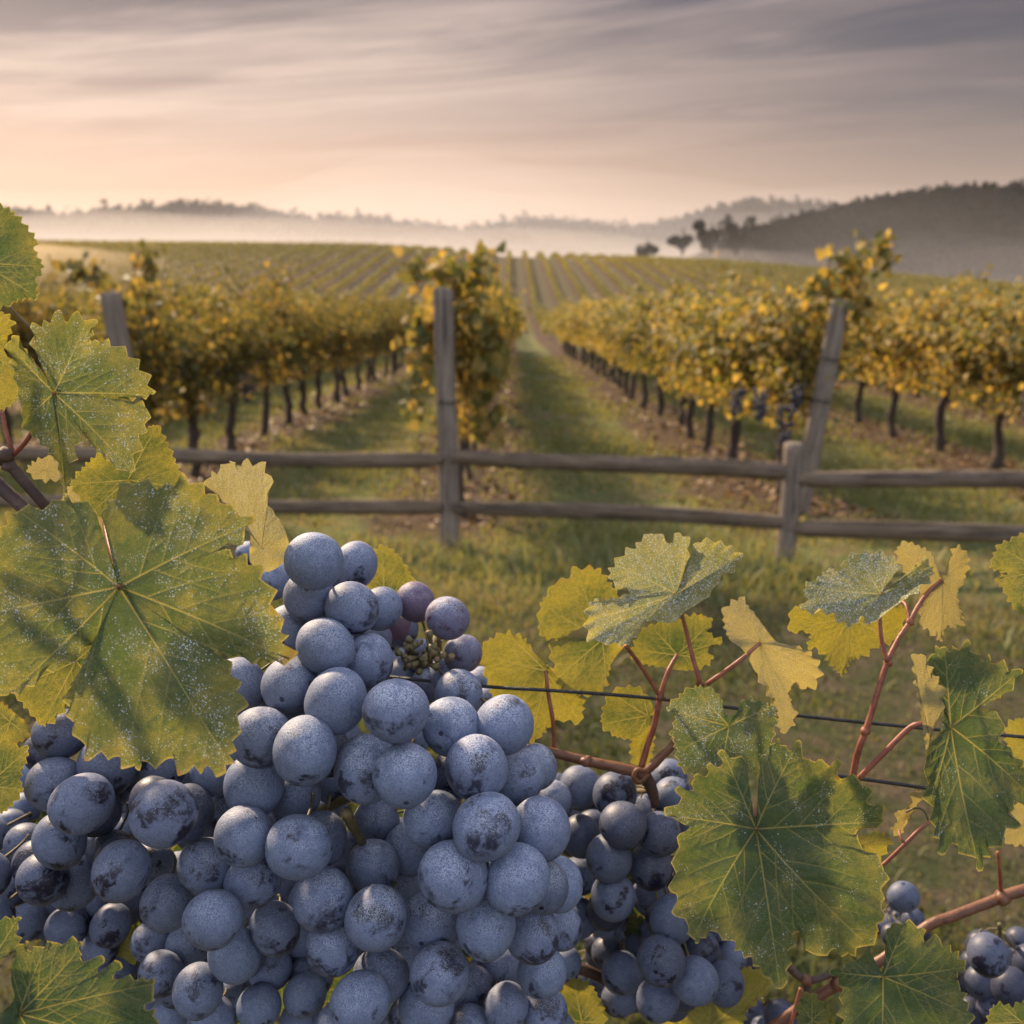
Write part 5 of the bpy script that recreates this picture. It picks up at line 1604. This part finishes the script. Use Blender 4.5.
STEM_TOP = {'A': (120, 745, 0.40), 'B': (330, 620, 0.41), 'C': (425, 660, 0.40), 'D': (652, 790, 0.445), 'E': (905, 905, 0.50), 'F': (1000, 925, 0.51), 'G': (770, 1000, 0.53), 'H': (690, 1015, 0.54)}
for bi, (key, L, dref, rref, lab, nf, fr, dk) in enumerate(bunches):
    idx = [i_ for i_, it in enumerate(items) if it[0] == bi]
    tx, ty, td = STEM_TOP[key]
    o = at(tx, ty, td)
    root = empty('grape_bunch', o, lab, 'grape bunch', 'grape bunches of the near vine')
    ys_ = np.array([items[i_][2] for i_ in idx])
    # rachis through the middle of the bunch
    cx = []
    bins = np.linspace(min(ty, ys_.min()), ys_.max(), 7)
    for q in range(6):
        sel = [i_ for i_ in idx if bins[q] - 25 <= Y_[i_] <= bins[q + 1] + 25]
        if sel:
            cx.append((np.mean(X_[sel]), 0.5 * (bins[q] + bins[q + 1]), np.percentile(D_[sel], 70) + 0.012))
    path = np.array([at(tx, ty, td)] + [at(*c_) for c_ in cx]) - o
    path = smooth_path(path, 26)
    A = Acc()
    A.add(*tube(path, np.linspace(0.0014, 0.0007, 26), 7, 0.06, GR))
    C0 = path.mean(0)
    for i_ in idx:
        p = at(X_[i_], Y_[i_], D_[i_]) - o
        rw = R_[i_] * D_[i_] / FPX
        j_ = np.argmin(np.linalg.norm(path - p - np.array([0, 0.012, 0.008]), axis=1))
        t0 = path[j_]
        v = t0 - p
        v = v / (np.linalg.norm(v) + 1e-9) + FWD * 0.9
        if np.linalg.norm(t0 - p) > 2.6 * rw:
            t0 = p + v / np.linalg.norm(v) * 2.6 * rw
        e = p + v / (np.linalg.norm(v) + 1e-9) * rw * 0.96
        m_ = 0.5 * (t0 + e) + FWD * 0.005
        A.add(*tube(smooth_path([t0, m_, e], 6), [0.0007, 0.0005, 0.0005, 0.0005, 0.0006, 0.0009], 6))
        it = items[i_]
        fl = it[5]
        ob = link('grape', DENT if fl == 'D' else BERRY[GR.integers(len(BERRY))], root, Vector(p))
        ob.scale = (rw, rw, rw)
        # the style scar faces away from the stalk, turned a little at random
        dirv = Vector(-v).normalized() * 0.6 + Vector(GR.normal(0, 0.6, 3)) + Vector((0, 0, -0.7))
        if fl == 'D':
            dirv = Vector(-FWD) + Vector(GR.normal(0, 0.25, 3)) + Vector((0, 0, -0.2))
        ob.rotation_euler = (dirv.to_track_quat('Z', 'Y') @ Quaternion((0, 0, 1), GR.uniform(0, 6.28))).to_euler()
        pur = {'p': 0.85, 'q': 0.42}.get(fl, 0.0)
        if key == 'B' and abs(it[1] - 394) < 2:
            pur = 1.0
        f_ = fr * float(np.interp(it[2], [560, 720, 900, 1020], [1.35, 1.1, 0.75, 0.3])) * GR.uniform(0.7, 1.25)
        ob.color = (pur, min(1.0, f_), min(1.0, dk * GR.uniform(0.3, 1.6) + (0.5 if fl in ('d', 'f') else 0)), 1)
        if pur > 0.8:
            tag(ob, 'reddish purple unripe grape')
    if key == 'C':
        # bare little stems left where berries fell
        for q in range(26):
            x0, y0 = 425 + GR.normal(0, 14), 655 + GR.normal(0, 9)
            p0 = at(x0, y0, 0.40) - o
            p1 = at(x0 + GR.normal(0, 9), y0 + GR.normal(0, 7), 0.394) - o
            A.add(*tube(smooth_path([p0, 0.5 * (p0 + p1) + GR.normal(0, 0.0012, 3), p1], 6), [0.0009, 0.0008, 0.0007, 0.0008, 0.0012, 0.0016], 6))
        for pts_ in ([(318, 812, 0.40), (335, 804, 0.385), (352, 796, 0.372)], [(346, 812, 0.345), (352, 824, 0.352), (362, 842, 0.366)]):
            A.add(*tube(smooth_path(np.array([at(*q) for q in pts_]) - o, 8), np.linspace(0.0021, 0.0017, 8), 8, 0.06, GR))
    link('stem', A.mesh('stem', M_RACHIS), root)
